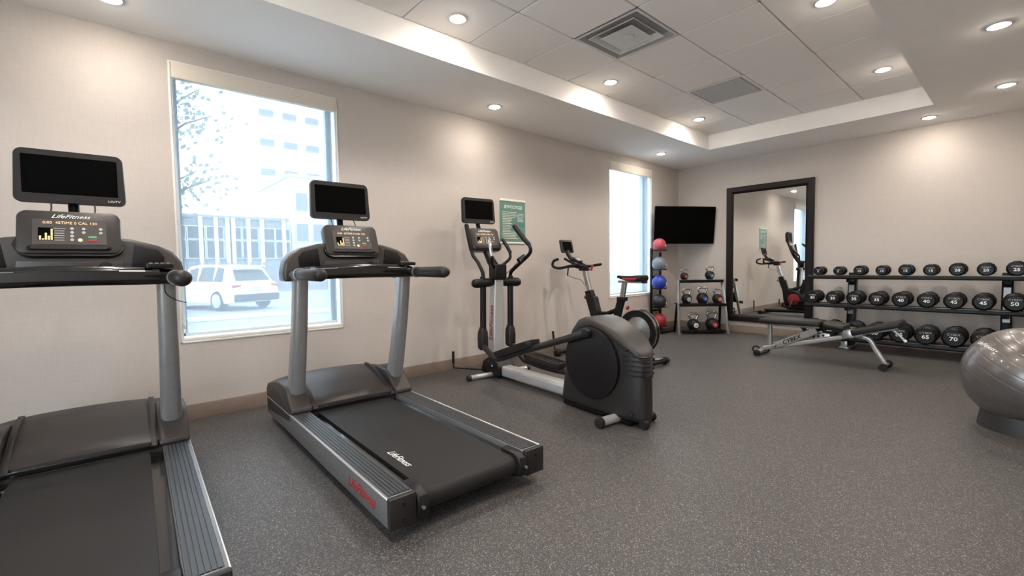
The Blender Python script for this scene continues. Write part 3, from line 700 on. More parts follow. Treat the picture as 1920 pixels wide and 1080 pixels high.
obj('rod_sleeve',G().tube([(-.255,2.345,.08),(-.255,2.345,.205)],.014,10),'black_rubber',t)
# ------------------------------------------------------------------ indoor bike
t=thing('indoor_bike','black indoor cycling bike with red saddle and big rear flywheel, half hidden behind the elliptical','exercise bike',(4.36,2.66,0),0)
fwc=(.185,.375)
w_=obj('flywheel',G().lathe([(.165,-.012),(.165,-.03),(.235,-.03),(.235,.03),(.165,.03),(.165,.012)],o=(.0,fwc[0],fwc[1]),ax='x',n=56),'black_plastic',t)
obj('flywheel_rim',G().lathe([(.232,.022),(.246,.022),(.246,.036),(.232,.036),(.232,.022)],o=(0,fwc[0],fwc[1]),ax='x',n=56,cap=False).lathe([(.232,-.022),(.246,-.022),(.246,-.036),(.232,-.036),(.232,-.022)],o=(0,fwc[0],fwc[1]),ax='x',n=56,cap=False),'chrome',w_)
obj('flywheel_disc',G().lathe([(.001,-.045),(.04,-.044),(.168,-.014),(.168,.014),(.04,.044),(.001,.045)],o=(0,fwc[0],fwc[1]),ax='x',n=48),'steel_brushed',w_)
obj('flywheel_hub',G().cyl((-.07,*fwc),(.07,*fwc),.024),'black_gloss',w_)
g=G()
for s in (-1,1): g.tube([(s*.062,fwc[0],fwc[1]),(s*.062,.42,.30),(s*.05,.60,.28)],.018,10)
obj('wheel_fork',g,'black_plastic',t)
obj('base_beam',G().tube([(0,.0,.07),(0,.35,.085),(0,1.18,.065)],.036,12),'black_plastic',t)
for nm,y_ in (('rear_foot',0),('front_foot',1.16)):
    f=obj(nm,G().tube([(-.25,y_,.045),(.25,y_,.045)],.034,14,flat=.8),'black_plastic',t)
    for s in (-1,1): obj('end_cap',G().tube([(s*.22,y_,.043),(s*.29,y_,.040)],[.040,.034],14),'black_rubber',f,bevel=.004)
    obj('foot_plate',G().box((.13,y_,.076),(.13,.045,.006)),'steel_brushed',f,bevel=.002)
for s in (-1,1): obj('transport_wheel',G().cyl((s*.20,1.215,.035),(s*.17,1.215,.035),.034),'black_rubber',t)
obj('drive_cover',G().prism([(.40,.12),(.74,.12),(.80,.30),(.82,.50),(.90,.72),(.76,.74),(.70,.54),(.50,.48),(.40,.36)],'yz',-.045,.045),'black_plastic',t,bevel=.02,seg=3)
rc=obj('crank_cover',G().lathe([(.001,.066),(.10,.064),(.112,.058),(.112,.04)],o=(0,.60,.33),ax='x',n=36),'red_plastic',t)
for s in (-1,1):
    ca=obj('crank_arm',G().tube([(s*.085,.60,.33),(s*.10,.60+s*.06,.33-s*.16)],[.022,.016],12,flat=.6),'steel_brushed',t)
    py,pz=.60+s*.06,.33-s*.16
    pdl=obj('pedal',G().box((s*.16,py,pz),(.09,.10,.022)),'black_plastic',t,bevel=.005)
    g=G(); g.tube([(s*.16,py+.05,pz+.005),(s*.16,py+.11,pz+.02),(s*.16,py+.12,pz+.06),(s*.16,py+.05,pz+.075)],.008,8,flat=3); obj('toe_cage',g,'black_plastic',pdl)
rs=[]
for y_,z_ in ((.73,.46),(.80,.64),(.865,.80)): rs.append([(a,y_+b,z_-.25*b) for a,b in rrect(.075,.10,.02,4)])
ht=obj('head_tube',G().rings(rs),'black_plastic',t)
text('frame_lettering','LifeFitness',.03,'print_white',ht,frame((-.0385,.82,.60),(0,.35,1),(0,1,-.35)),shear=.2)
obj('adjust_knob',G().lathe([(.001,.0),(.022,.0),(.026,.012),(.02,.024),(.001,.026)],o=(-.0,.905,.72),ax='y',n=16),'red_plastic',t)
rs=[]
for y_,z_ in ((.845,.76),(.895,.92),(.935,1.06)): rs.append([(a,y_+b,z_-.25*b) for a,b in rrect(.045,.055,.008,3)])
obj('handlebar_post',G().rings(rs),'steel_brushed',t)
obj('post_clamp',G().box((0,.945,1.065),(.06,.12,.05)),'black_plastic',t,bevel=.008)
obj('clamp_lever',G().tube([(.02,.90,1.06),(.05,.87,1.05),(.055,.86,1.10)],.014,10,ends=True),'red_plastic',t)
hb=obj('handlebar',G().tube([(-.21,.98,1.095),(0,.97,1.10),(.21,.98,1.095)],.016,12),'black_rubber',t)
for s in (-1,1):
    obj('bar_horn',G().tube(catmull([(s*.205,.85,1.115),(s*.21,.98,1.10),(s*.215,1.15,1.075),(s*.20,1.27,1.10),(s*.19,1.27,1.16),(s*.18,1.21,1.185)],5),.017,12,ends=True),'black_rubber',hb)
    obj('aero_bar',G().tube(catmull([(s*.06,.98,1.11),(s*.065,1.08,1.14),(s*.06,1.2,1.19)],4),.015,10,ends=True),'black_rubber',hb)
obj('bike_computer',G().box((0,0,0),(.09,.11,.035),Matrix.Translation((0,1.05,1.17))@Matrix.Rotation(.5,4,'X')),'charcoal_plastic',hb,bevel=.008)
obj('computer_screen',G().box((0,-.005,.0185),(.06,.06,.002),Matrix.Translation((0,1.05,1.17))@Matrix.Rotation(.5,4,'X')),'print_grey',hb)
mxT=Matrix.Translation((-.02,1.205,1.345))@Matrix.Rotation(math.radians(-14),4,'X')
g=G(); g.rings([[(a,.02,b) for a,b in rrect(.20,.145,.015)],[(a,.008,b) for a,b in rrect(.222,.165,.02)],[(a,-.008,b) for a,b in rrect(.222,.165,.02)],[(a,-.012,b) for a,b in rrect(.21,.155,.018)]])
tb=obj('tablet_console',g,'charcoal_plastic',t,mx=mxT)
g=G(); g.rings([[(a,-.0118,b) for a,b in rrect(.16,.115,.004)],[(a,-.0135,b) for a,b in rrect(.16,.115,.004)]]); obj('screen',g,'screen_black',tb)
obj('tablet_stem',G().tube([(-.01,1.10,1.15),(-.015,1.18,1.24),(-.02,1.22,1.33)],.026,12),'black_plastic',t)
obj('bottle_holder',G().tube([(-.07,1.13,1.10),(-.08,1.14,.985)],.009,10),'rod_black',t)
obj('sensor_cable',G().tube(catmull([(-.08,1.14,.985),(-.06,1.05,.95),(-.04,.96,.93),(-.03,.90,.86)],5),.003,6),'rod_black',t)
rs=[]
for y_,z_ in ((.475,.44),(.44,.60),(.395,.735)): rs.append([(a,y_+b,z_) for a,b in rrect(.07,.085,.018,4)])
st=obj('seat_tube',G().rings(rs),'black_plastic',t)
obj('tube_collar',G().prism(rrect(.085,.11,.02),'xy',.70,.745,mx=Matrix.Translation((0,.393,0))),'black_plastic',st,bevel=.005)
obj('adjust_knob',G().lathe([(.001,.0),(.022,0),(.027,.012),(.02,.024),(.001,.026)],o=(.02,.325,.625),ax='y',n=16),'red_plastic',t)
obj('frame_bar',G().tube([(0,.45,.60),(0,.60,.54),(0,.74,.53)],.026,12),'black_plastic',t)
rs=[]
for y_,z_ in ((.395,.72),(.375,.82),(.36,.91)): rs.append([(a,y_+b,z_) for a,b in rrect(.04,.055,.008,3)])
obj('seat_post',G().rings(rs),'steel_brushed',t)
sl=obj('seat_slider',G().box((0,.27,.918),(.045,.33,.026)),'steel_brushed',t,bevel=.004)
obj('slider_cap',G().box((0,.105,.918),(.047,.05,.028)),'black_plastic',sl,bevel=.004)
obj('seat_clamp',G().cyl((-.03,.30,.945),(.03,.30,.945),.018).cyl((-.03,.20,.945),(.03,.20,.945),.018),'black_plastic',t)
rs=[]
for y_,wd,zt,th in ((.455,.012,.985,.02),(.44,.022,.990,.03),(.36,.032,.985,.04),(.27,.055,.985,.06),(.20,.085,.992,.068),(.14,.095,.996,.070),(.11,.085,.993,.058),(.10,.06,.985,.02)):
    rs.append([(a,y_,zt-th/2+b-.006*abs(a/wd)) for a,b in rrect(2*wd,th,min(wd,th)*.45,5)])
sd=obj('saddle',G().rings(rs),'black_rubber',t)
rs=[]
for y_,wd,zt,th in ((.37,.036,.984,.030),(.27,.060,.984,.040),(.20,.0895,.988,.044),(.15,.098,.990,.038)):
    rs.append([(a,y_,zt-.012-th/2+b-.006*abs(a/wd)) for a,b in rrect(2*wd,th,th*.45,5)])
obj('saddle_panel',G().rings(rs),'saddle_red',sd)
obj('saddle_rail',G().tube(catmull([(-.02,.42,.955),(-.022,.34,.94),(-.022,.2,.945)],4),.005,8).tube(catmull([(.02,.42,.955),(.022,.34,.94),(.022,.2,.945)],4),.005,8),'chrome',sd)
obj('floor_rod',G().tube([(-.05,1.16,.02),(-.035,1.40,.02),(-.035,1.41,.03),(-.045,1.415,.12)],.008,8),'rod_black',t)
obj('rod_sleeve',G().tube([(-.042,1.413,.10),(-.055,1.42,.26)],.014,10),'black_rubber',t)
# ------------------------------------------------------------------ medicine ball tree and its balls
bt=thing('ball_tree','slim black medicine ball tree against the left wall in the far corner','ball rack',(6.72,3.98,0),0)
for x_,h_ in ((-.09,1.36),(.18,1.30)):
    obj('upright',G().box((x_,.10,h_/2),(.035,.03,h_)),'rack_black',bt,bevel=.004)
obj('base_plate',G().box((.02,.0,.015),(.42,.27,.03)),'rack_black',bt,bevel=.006)
obj('cross_bar',G().box((.045,.10,.9),(.27,.02,.03)).box((.045,.10,.35),(.27,.02,.03)),'rack_black',bt)
BX=-.105; BY=-.05
balls=[('ball_pink','pink rubber medicine ball, topmost on the ball tree',1.41,.104),('ball_grey','grey medicine ball, second from the top of the ball tree',1.11,.113),('ball_blue','blue medicine ball in the middle of the ball tree',.812,.116),('ball_black','dark green-black medicine ball below the blue one',.508,.114),('ball_red','red medicine ball, lowest on the ball tree',.205,.112)]
for m_,lb,z_,r_ in balls:
    g=G()
    zz=z_-r_*.82
    for s in (-1,1): g.tube([(.045,.09,zz),(BX+s*.075,BY+.06,zz),(BX+s*.078,BY-.07,zz),(BX+s*.078,BY-.085,zz+.012)],.008,8)
    g.tube([(.18,.09,zz-.0),(BX+.08,BY-.02,zz)],.007,8)
    obj('ball_cradle',g,'rack_black',bt)
    b=thing('medicine_ball',lb,'medicine ball',(6.72+BX,3.98+BY,z_),0,'medicine balls on the tree')
    # moulded ball with a seam
    prof=[]
    for k in range(25):
        a=-PI/2+PI*k/24; rr=r_*(1-.012*(abs(k-12)==3)); prof.append((max(.0005,rr*math.cos(a)),rr*math.sin(a)))
    obj('ball_body',G().lathe(prof,n=36,ax='z'),m_,b,ang=60,mx=Matrix.Rotation(.5,4,'X'))
    dv=Vector((.30,-.90,-.12)).normalized(); 
    rg=Vector((.95,.31,0)); mxl=frame(tuple(dv*(r_-.0005)),tuple(rg),(0,0,1))
    obj('valve_label',G().lathe([(.001,.0025),(.022,.0012),(.026,-.004)],n=18),'print_white' if m_!='ball_red' else 'band_coral',b,mx=mxl)
    text('weight_number',{'ball_pink':'4','ball_grey':'6','ball_blue':'8','ball_black':'10','ball_red':'12'}[m_],.026,'black_gloss',b,mxl@Matrix.Translation((0,0,.0028)),align='CENTER')
# ------------------------------------------------------------------ kettlebell rack
KF=Vector((6.985,3.375,0)); ku=Vector((.75,-.6614,0)).normalized(); kv=Vector((.6614,.75,0)).normalized()
krz=math.atan2(ku.y,ku.x)
kr=thing('kettlebell_rack','three tier grey and black kettlebell rack standing below the television','kettlebell rack',tuple(KF),krz)
HWK=.385; TOPZ=.85; AY=.17
for s in (-1,1):
    fl_=obj('side_leg',G().tube([(s*HWK,-.0,.0),(s*(HWK-.04),AY-.02,TOPZ)],.026,4,up=(1,0,0)),'grey_metal',kr,bevel=.004)
    obj('back_leg',G().tube([(s*(HWK-.02),.27,.0),(s*(HWK-.04),AY+.03,.48)],.022,4,up=(1,0,0)),'rack_black',kr,bevel=.003)
    obj('foot_pad',G().box((s*HWK,.0,.008),(.06,.07,.016)),'steel_brushed',kr,bevel=.003)
SH=[(TOPZ-.005,.17,.17,.345),(.475,.13,.24,.375),(.06,.10,.22,.345)]
for z_,yc,dp,hw_ in SH:
    sh=obj('shelf',G().box((0,yc,z_-.006),(2*hw_,dp,.012)),'rack_black',kr,bevel=.002)
    obj('shelf_lip',G().box((0,yc-dp/2,z_-.018),(2*hw_,.012,.045)),'rack_black',sh,bevel=.003)
def kettlebell(x_,y_,z_,r_,band,num,label):
    p=KF+ku*x_+kv*y_
    k=thing('kettlebell',label,'kettlebell',(p.x,p.y,z_),krz,'kettlebells on the rack')
    prof=[(.001,0),(r_*.62,0),(r_*.72,r_*.06)]
    for i in range(1,14):
        a=-PI/2+.62+(PI-1.0)*i/13; prof.append((r_*math.cos(a),r_*.93+r_*math.sin(a)))
    prof.append((.001,prof[-1][1]+.002))
    obj('bell',G().lathe(prof,n=32),'kettlebell_black',k,ang=50)
    zt=r_*1.72; hw_=r_*.78; hh=r_*1.05
    P=catmull([(-r_*.42,0,zt-r_*.10),(-r_*.60,0,zt+hh*.35),(-hw_,0,zt+hh*.72),(-hw_*.78,0,zt+hh*.97),(0,0,zt+hh*1.03),(hw_*.78,0,zt+hh*.97),(hw_,0,zt+hh*.72),(r_*.60,0,zt+hh*.35),(r_*.42,0,zt-r_*.10)],5)
    obj('handle',G().tube(P,[r_*.19]*len(P),12,up=(0,1,0)),'chrome',k)
    # round label disc on the front
    d=Vector((.18,-.97,-.12)).normalized(); c=Vector((0,0,r_*.93))+d*(r_*.965)
    mxl=frame(tuple(c),(.98,.18,0),(0,0,1))
    lb=obj('label_disc',G().lathe([(.001,r_*.055),(r_*.38,r_*.045),(r_*.45,-r_*.04)],n=24),band,k,mx=mxl)
    text('weight_number',num,r_*.42,'print_white' if band not in('band_white','band_pale') else 'black_gloss',lb,Matrix.Translation((0,0,r_*.06)),align='CENTER')
    return k
kb=[(-.245,.17,TOPZ+.001,.062,'band_red','5','small kettlebell with red label on the top shelf, left'),
    (.16,.17,TOPZ+.001,.073,'band_teal','10','kettlebell with teal label on the top shelf, right'),
    (-.225,.12,.476,.081,'band_pale','15','kettlebell with pale grey label, left on the middle shelf'),
    (.025,.12,.476,.090,'band_blue','20','kettlebell with blue label in the centre of the middle shelf'),
    (.262,.12,.476,.078,'band_coral','15','kettlebell with coral label, right on the middle shelf'),
    (-.13,.09,.061,.092,'band_white','25','kettlebell with white label on the bottom shelf, left'),
    (.165,.09,.061,.099,'band_red','30','largest kettlebell with red label on the bottom shelf, right')]
for a in kb: kettlebell(*a)
# ------------------------------------------------------------------ dumbbell rack
dr=thing('dumbbell_rack','long black three tier dumbbell rack along the back wall','dumbbell rack',(7.2,.86,0),0)
Y0,Y1=2.0-.86,-.28-.86
TR=[(7.12,.930),(6.99,.568),(6.87,.165)]    # front x, rest height
for fx,rz_ in TR:
    x_=fx-7.2
    tray=obj('tray',G().prism([(x_,rz_-.045),(x_+.235,rz_-.045),(x_+.235,rz_-.036),(x_,rz_-.036)],'xz',Y1,Y0),'rack_black',dr)
    for nm,a in (('front_rail',x_),('rear_rail',x_+.20)):
        obj(nm,G().prism([(a,rz_-.048),(a+.035,rz_-.048),(a+.035,rz_-.004),(a+.03,rz_),(a+.004,rz_),(a,rz_-.006)],'xz',Y1,Y0),'rack_black',tray)
    obj('rail_strip',G().box((x_+.016,(Y0+Y1)/2,rz_+.0005),(.018,Y0-Y1-.01,.002)),'steel_brushed',tray)
for yw in (1.565,.165):
    y_=yw-.86
    up=obj('upright',G().prism([(.10,0),(.20,0),(.30,.96),(.22,.96)],'xz',y_-.045,y_+.045),'rack_black',dr,bevel=.006)
    obj('upright_sleeve',G().prism([(.135,.42),(.175,.80),(.17,.80),(.13,.42)],'xz',y_-.028,y_+.028),'grey_metal',up)
    for fx,rz_ in TR:
        obj('tray_arm',G().box(((fx-7.2+.24)/2+.06,y_,rz_-.07),(.26,.05,.045)),'rack_black',up,bevel=.004)
    obj('foot_plate',G().box((.07,y_,.006),(.50,.11,.012)),'silver_paint',dr,bevel=.003)
    obj('foot_gusset',G().box((-.13,y_,.05),(.05,.07,.085)),'silver_paint',dr,bevel=.004)
def make_dumbbell(wt,R,T,Hn,label):
    t=thing('dumbbell',label,'dumbbell',(0,0,0),0,'black dumbbells on the rack')
    def poly(r,n=12): return [(r*math.cos(2*PI*(k+.5)/n),r*math.sin(2*PI*(k+.5)/n)) for k in range(n)]
    for s in (-1,1):
        xa=s*Hn/2
        rs=[[(xa,a,b) for a,b in poly(R*.72)],[(xa+s*T*.12,a,b) for a,b in poly(R*.94)],[(xa+s*T*.25,a,b) for a,b in poly(R)],[(xa+s*T*.78,a,b) for a,b in poly(R)],[(xa+s*T*.94,a,b) for a,b in poly(R*.86)],[(xa+s*T,a,b) for a,b in poly(R*.80)],[(xa+s*T*.97,a,b) for a,b in poly(R*.76)]]
        hd=obj('head',G().rings(rs),'dumbbell_urethane',t,ang=25)
        if s<0:
            text('logo','CYBEX',R*.30,'print_grey',hd,frame((xa-T*.972,0,R*.30),(0,-1,0),(0,0,1)),sx=1.1,align='CENTER')
            text('weight_number',wt,R*.56,'print_white',hd,frame((xa-T*.972,0,-R*.14),(0,-1,0),(0,0,1)),sx=1.15,align='CENTER',bold=R*.01)
    obj('grip',G().tube([(-Hn/2,0,0),(-Hn*.25,0,0),(0,0,0),(Hn*.25,0,0),(Hn/2,0,0)],[.013,.0145,.0165,.0145,.013],14),'steel_brushed',t)
    return t
ROW=[[('5',.058,.055),('5',.058,.055),('10',.064,.06),('10',.064,.06),('15',.069,.065),('15',.069,.065),('20',.075,.07),('20',.075,.07),('25',.082,.075),('25',.082,.075)],
     [('30',.083,.078),('30',.083,.078),('35',.086,.082),('35',.086,.082),('40',.089,.086),('40',.089,.086),('45',.092,.09),('45',.092,.09),('50',.095,.094),('50',.095,.094)],
     [('55',.098,.096),('55',.098,.096),('60',.101,.10),('60',.101,.10),('65',.104,.104),('65',.104,.104),('70',.106,.108),('70',.106,.108),('75',.108,.112),('75',.108,.112)]]
YC=[[1.885-.2235*i for i in range(10)],[1.905-.2255*i for i in range(10)],[1.90-.2275*i for i in range(10)]]
WORD=dict(zip('5 10 15 20 25 30 35 40 45 50 55 60 65 70 75'.split(),'five ten fifteen twenty twenty-five thirty thirty-five forty forty-five fifty fifty-five sixty sixty-five seventy seventy-five'.split()))
tier=['top','middle','bottom']; prev=None
for r in range(3):
    for i,(wt,R,T) in enumerate(ROW[r]):
        lb='%s pound black dumbbell on the %s tier, %s one of its pair'%(WORD[wt],tier[r],'left' if i%2==0 else 'right')
        fx,rz_=TR[r]; loc=(fx+.1175,YC[r][i],rz_+R*math.cos(PI/12)+.0016)
        if i%2==0:
            prev=make_dumbbell(wt,R,T,.115 if r else .11,lb); prev.location=loc
        else: dup(prev,loc,0,lb)
# ------------------------------------------------------------------ weight bench
wb=thing('weight_bench','adjustable weight bench with dark pads and silver frame in front of the dumbbell rack','weight bench',(5.95,1.55,0),0)
def pad(name,y0,z0,y1,z1,wd,th,m):
    d=Vector((0,y1-y0,z1-z0)); Ln=d.length; mx=frame((0,(y0+y1)/2,(z0+z1)/2),(1,0,0),d)
    g=G(); g.rings([[(a,b,-th) for a,b in rrect(wd*.95,Ln*.98,.03)],[(a,b,-th*.8) for a,b in rrect(wd,Ln,.035)],[(a,b,-th*.25) for a,b in rrect(wd,Ln,.035)],[(a,b,-.002) for a,b in rrect(wd*.93,Ln*.97,.03)],[(a,b,0) for a,b in rrect(wd*.86,Ln*.93,.025)]])
    return obj(name,g,m,wb,mx=mx,ang=50)
pad('back_pad',-.045,.457,.60,.447,.27,.06,'pad_vinyl')
pad('seat_pad',-.265,.432,-.055,.455,.25,.05,'pad_olive')
pad('leg_pad',-.715,.515,-.30,.385,.27,.06,'pad_vinyl')
def bar(name,pts,wx,wz,m='bench_silver',p=None,b=.005):
    rs=[]
    for i,q in enumerate(pts):
        q=Vector(q); d=(Vector(pts[min(i+1,len(pts)-1)])-Vector(pts[max(i-1,0)])).normalized()
        n_=Vector((1,0,0)).cross(d).normalized()
        rs.append([tuple(q+Vector((1,0,0))*a+n_*c) for a,c in rrect(wx,wz,min(wx,wz)*.25,3)])
    return obj(name,G().rings(rs),m,p or wb)
bar('main_beam',[(0,.57,.075),(0,.2,.175),(0,-.26,.305),(0,-.40,.335)],.07,.05)
bar('back_pad_rail',[(0,.55,.375),(0,.0,.38)],.05,.035)
bar('leg_pad_rail',[(0,-.24,.31),(0,-.68,.435)],.05,.04)
bar('front_post',[(0,.505,.09),(0,.51,.37)],.05,.045)
ar=bar('adjust_arm',[(-.03,.44,.125),(-.03,.10,.30),(-.03,.02,.345)],.03,.075)
text('arm_lettering','CYBEX',.065,'black_plastic',ar,frame((-.0462,.36,.163),(0,-.885,.465),(0,.465,.885)),shear=.3,sx=1.05,bold=.001)
ld=obj('ladder_plate',G().prism([(.16,.20),(.16,.235),(-.02,.315),(-.09,.31),(-.10,.27),(-.03,.235),(.08,.20)],'yz',.028,.045),'bench_silver',wb,bevel=.004)
g=G()
for i in range(3): g.cyl((.02,.06-.045*i,.262+.012*i),(.05,.06-.045*i,.262+.012*i),.013,n=14)
obj('ladder_hole',g,'black_plastic',ld)
bar('front_foot',[(-.0,.57,.07),(0,.60,.045)],.09,.04)
obj('front_cross_foot',G().tube([(-.16,.60,.032),(.16,.60,.032)],.028,14),'bench_silver',wb)
for s in (-1,1): obj('foot_cap',G().tube([(s*.18,.60,.034),(s*.13,.60,.034)],.034,16),'black_rubber',wb,bevel=.004)
g=G(); P=[(-.02,.66+.04*math.cos(a),.052+.036*math.sin(a)) for a in [PI*(-.75)+PI*1.6*k/14 for k in range(15)]][::-1]
P=[(-.02,.655-.04*math.cos(a)*-1,.052+.036*math.sin(a)) for a in [-PI*.8+PI*1.6*k/14 for k in range(15)]]
obj('lift_handle',G().tube(P,.010,10,ends=True),'black_rubber',wb)
obj('pivot_knob',G().sphere((-.06,.435,.13),.022,16,10).cyl((-.06,.435,.13),(.05,.435,.13),.014),'chrome',wb)
obj('pivot_bracket',G().prism([(-.22,.285),(-.33,.295),(-.335,.345),(-.305,.385),(-.235,.38),(-.215,.34)],'yz',-.05,.05),'steel_brushed',wb,bevel=.006)
bar('seat_rail',[(0,-.02,.385),(0,-.27,.345)],.05,.035,'black_plastic')
bar('rear_leg',catmull([(0,-.36,.32),(0,-.45,.29),(0,-.50,.20),(0,-.565,.09),(0,-.59,.045)],4),.045,.045)
obj('rear_axle',G().tube([(-.12,-.59,.04),(.12,-.59,.04)],.018,12),'bench_silver',wb)
for s in (-1,1): obj('wheel',G().lathe([(.008,s*.10),(.036,s*.105),(.038,s*.115),(.036,s*.14),(.012,s*.142)],o=(0,-.59,.038),ax='x',n=24),'black_rubber',wb)
rl=bar('pad_handle',[(0,-.64,.41),(0,-.69,.36),(0,-.73,.315)],.022,.022)
obj('handle_tip',G().cyl((0,-.725,.32),(0,-.745,.298),.014),'print_white',rl)
# ------------------------------------------------------------------ exercise ball in its ring base
bs=tag(obj('ring_stand',G().lathe([(.205,.005),(.228,.0),(.222,.05),(.212,.105),(.200,.108),(.190,.09),(.192,.02)],n=64,cap=False),'ball_base_grey',ang=40,mx=Matrix.Translation((4.45,-.006,0))),'dark grey ring base under the silver exercise ball','ball stand')
eb=thing('exercise_ball','large silver grey ribbed exercise ball at the right picture edge','exercise ball',(4.45,-.006,.345))
R_=.32; prof=[]
for k in range(0,241):
    a=-PI/2+PI*k/240; gr_=.0013 if (k%15==0 and 25<k<215) else 0
    prof.append((max(.0004,(R_-gr_)*math.cos(a)),(R_-gr_)*math.sin(a)))
TB=Matrix.Rotation(math.radians(28),4,(Vector((1,0,0))))@Matrix.Rotation(math.radians(-8),4,'Y')
obj('ball_skin',G().lathe(prof,n=96),'ball_silver',eb,ang=70,mx=TB)
tx=text('ball_lettering','LifeFitness',.036,'print_white',eb,Matrix.Identity(4),shear=.4,sx=1.0,depth=.0004)
me=tx.data.copy(); tx.data=me
BD0=Vector(BALL_A).normalized(); BD1=Vector(BALL_B).normalized()
rg=(BD1-BD0).normalized(); wid=max(v.co.x for v in me.vertices)
for v in me.vertices:
    q=v.co; base_=BD0*R_+rg*((BD1-BD0).length*R_*q.x/wid); n0=base_.normalized(); up_=n0.cross(rg).normalized(); 
    if up_.z<0: up_=-up_
    p=(base_+up_*q.y).normalized()*(R_+.0008+q.z); v.co=p
# ------------------------------------------------------------------ outside the windows
GZ=-.35
struct('ground',G().box((6,22,GZ-.05),(120,110,.1)),'asphalt')['label']='pale grey street and parking surface outside the windows'
fc=obj('bounce_slab',G().box((-25,0,GZ+.03),(45,60,.06)),'bounce_concrete'); fc['kind']='structure'  # unseen pale slab added to bounce sky light up onto the ceiling
kb_=obj('kerb',G().box((6,15.6,GZ+.06),(80,.3,.12)),'building_pale',bevel=.02); kb_['kind']='structure'
pv=obj('pavement',G().box((6,9.0,GZ+.05),(80,5.5,.10)),'building_pale',bevel=.02); pv['kind']='structure'
def building(name,label,x0,x1,y,z0,z1,dep,wall,wins,cols=(),gl='building_glass'):
    b=thing(name,label,'building',((x0+x1)/2,y,z0))
    obj('wall',G().box((0,dep/2,(z1-z0)/2),(x1-x0,dep,z1-z0)),wall,b)
    obj('parapet',G().box((0,dep/2,z1-z0+.08),(x1-x0+.3,dep+.3,.22)),wall,b,bevel=.02)
    for a,c,p,q in wins:
        f=obj('window_frame',G().box(((a+c)/2-(x0+x1)/2,-.03,(p+q)/2-z0),(c-a+.12,.1,q-p+.12)),'building_pale',b)
        obj('pane',G().box(((a+c)/2-(x0+x1)/2,-.09,(p+q)/2-z0),(c-a,.03,q-p)),gl,f)
    for a in cols: obj('column',G().box((a-(x0+x1)/2,-.25,(z1-z0)/2),(.22,.3,z1-z0)),'car_white',b)
    return b
wins=[]
xx=3.2
while xx<10.0: wins.append((xx,xx+.95,1.95,3.15)); wins.append((xx,xx+.95,3.3,4.1)); xx+=1.1
building('office_building','long grey flat roofed building with white columns seen through the large window',-6,10.6,38,GZ,4.75,10,'building_grey',wins,[3.9,5.0,5.9,6.6,6.95,7.9,8.8,10.3])
building('tall_building','pale taller building behind the treadmill monitor through the large window',11.5,17,40,GZ,8.6,10,'building_pale',[(11.9+i*1.3,12.8+i*1.3,z,z+1.4) for i in range(3) for z in (1.2,3.4,5.9)],gl='building_grey')
building('far_tower','faint pale tower at the top right of the large window',16,26,70,GZ,30,12,'building_pale',[(16.5+i*3,18.3+i*3,z,z+.9) for i in range(3) for z in (14,18,22,26)],gl='building_grey')
fn=thing('slatted_fence','grey slatted fence between the parked car and the office building','fence',(6,33,GZ))
slat_me=None
for i in range(60):
    x_=-7.5+i*.25
    if slat_me is None: o=obj('slat',G().box((0,0,.95),(.17,.04,1.9)),'building_grey',fn,mx=Matrix.Translation((x_,0,0))); slat_me=o.data
    else:
        o=bpy.data.objects.new('slat',slat_me); C.objects.link(o); o.parent=fn; o.matrix_local=Matrix.Translation((x_,0,0))
obj('fence_rail',G().box((0,.04,.4),(15.2,.05,.1)).box((0,.04,1.6),(15.2,.05,.1)),'building_grey',fn)
# parked car, local +x forward
car=thing('car','white sport utility car parked outside, seen from behind through the large window','car',(3.2,20.6,GZ),math.radians(113))
def section(x_,hw_,zb,zt,tw): 
    return [(x_,-hw_,zb+.12),(x_,-hw_*.96,zb),(x_,hw_*.96,zb),(x_,hw_,zb+.12),(x_,hw_*1.0,zb+.45*(zt-zb)),(x_,hw_*tw,zt-.04),(x_,hw_*tw-.06,zt),(x_,-hw_*tw+.06,zt),(x_,-hw_*tw,zt-.04),(x_,-hw_,zb+.45*(zt-zb))]
g=G(); g.rings([section(*a) for a in ((-2.28,.80,.42,.78,.9),(-2.22,.90,.30,.98,.92),(-1.9,.93,.26,1.05,.92),(-.5,.93,.25,1.02,.93),(1.0,.93,.25,1.0,.93),(1.4,.92,.26,.98,.88),(2.1,.88,.28,.86,.85),(2.3,.78,.36,.70,.85))]); obj('body',g,'car_white',car,bevel=.03,ang=45)
g=G(); g.rings([[(x_,-w0,z0),(x_,w0,z0),(x_,w1,z1),(x_,-w1,z1)] for x_,w0,z0,w1,z1 in ((-2.12,.80,.98,.74,1.0),(-1.72,.84,.98,.66,1.50),(-1.4,.85,.98,.66,1.60),(-.2,.86,.98,.67,1.65),(.5,.86,.98,.66,1.58),(1.15,.84,.96,.78,1.0))]); obj('cabin',g,'car_white',car,bevel=.05,seg=3,ang=45)
g=G(); g.add([(-2.085,-.66,1.06),(-2.085,.66,1.06),(-1.78,.56,1.45),(-1.78,-.56,1.45)],[(0,1,2,3)]); g.add([(-2.06,-.66,1.06),(-2.06,.66,1.06),(-1.75,.56,1.45),(-1.75,-.56,1.45)],[(3,2,1,0)])
obj('rear_window',g,'car_glass',car)
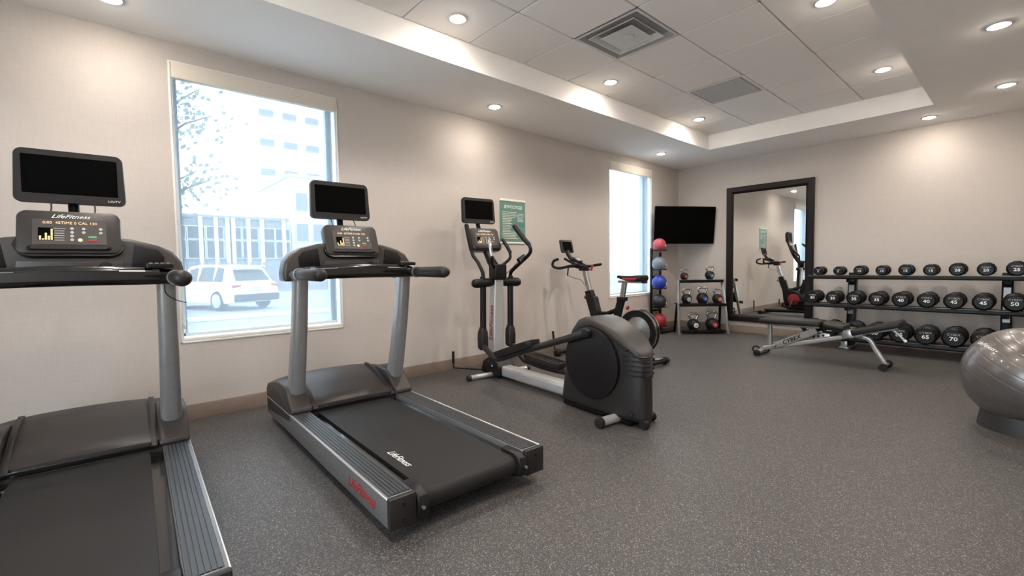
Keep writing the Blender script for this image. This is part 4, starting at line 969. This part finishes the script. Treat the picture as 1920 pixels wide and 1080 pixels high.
for s in (-1,1):
    for a,b in ((-1.6,-1.15),(-1.08,-.25),(-.15,.62)):
        g=G(); x0_,x1_=a,b; zt0=1.5 if a<-1.5 else 1.56; zt1=1.56 if b<.3 else 1.44
        pr=[(x0_,s*.862,1.04),(x1_,s*.868,1.04),(x1_-.05,s*.70,zt1),(x0_+.08,s*.70,zt0)]
        g.add(pr+[(p,q-s*.03,r) for p,q,r in pr],[(0,1,2,3),(7,6,5,4),(0,4,5,1),(1,5,6,2),(2,6,7,3),(3,7,4,0)]); obj('side_window',g,'car_glass',car)
    obj('tail_light',G().box((-2.2,s*.72,.88),(.12,.30,.11)),'tail_red',car,bevel=.02)
    obj('door_mirror',G().box((.75,s*1.0,1.08),(.12,.2,.14)),'car_white',car,bevel=.03)
    for x_ in (-1.4,1.4):
        wl=obj('wheel',G().lathe([(.22,s*.70),(.33,s*.72),(.36,s*.76),(.36,s*.90),(.33,s*.945),(.24,s*.95)],o=(x_,0,.36),ax='x' if 0 else 'y',n=28),'tyre',car)
        obj('hub_cap',G().lathe([(.001,s*.955),(.06,s*.955),(.20,s*.935),(.245,s*.952)],o=(x_,0,.36),ax='y',n=20),'alloy',wl)
obj('rear_bumper',G().box((-2.27,0,.46),(.14,1.7,.26)),'tyre',car,bevel=.04)
obj('spoiler',G().box((-1.78,0,1.575),(.3,1.25,.05)),'car_white',car,bevel=.015)
obj('licence_plate',G().box((-2.27,0,.76),(.03,.42,.16)),'print_grey',car)
# tree at the left of the large window
tr=thing('street_tree','leafy street tree showing at the upper left of the large window','tree',(.85,11.0,GZ))
g=G(); g.tube([(0,0,0),(.05,0,1.5),(.0,0,3.4),(.2,.1,5.2)],[.11,.09,.07,.03],10)
br=[]
for i in range(12):
    a=rnd.uniform(0,2*PI); z0=rnd.uniform(2.6,4.9); L_=rnd.uniform(.4,.9) if z0<3.6 else rnd.uniform(.7,1.2)
    P=[Vector((.02,0,z0)),Vector((math.cos(a)*L_*.5,math.sin(a)*L_*.5,z0+.35)),Vector((math.cos(a)*L_,math.sin(a)*L_,z0+.55))]
    g.tube(P,[.03,.02,.008],6); br.append(P)
obj('trunk',g,'bark',tr)
g=G()
for P in br:
    for _ in range(70):
        q=rnd.uniform(.35,1.1); c=P[0].lerp(P[2],q)+Vector((rnd.gauss(0,.22),rnd.gauss(0,.22),rnd.gauss(0,.2)))
        n_=Vector((rnd.gauss(0,1),rnd.gauss(0,1),rnd.gauss(0,1))).normalized(); u=n_.orthogonal().normalized()*.06; v=n_.cross(u).normalized()*.04
        g.add([c-u,c+v,c+u,c-v],[(0,1,2,3)])
obj('foliage',g,'foliage',tr)['kind']='stuff'
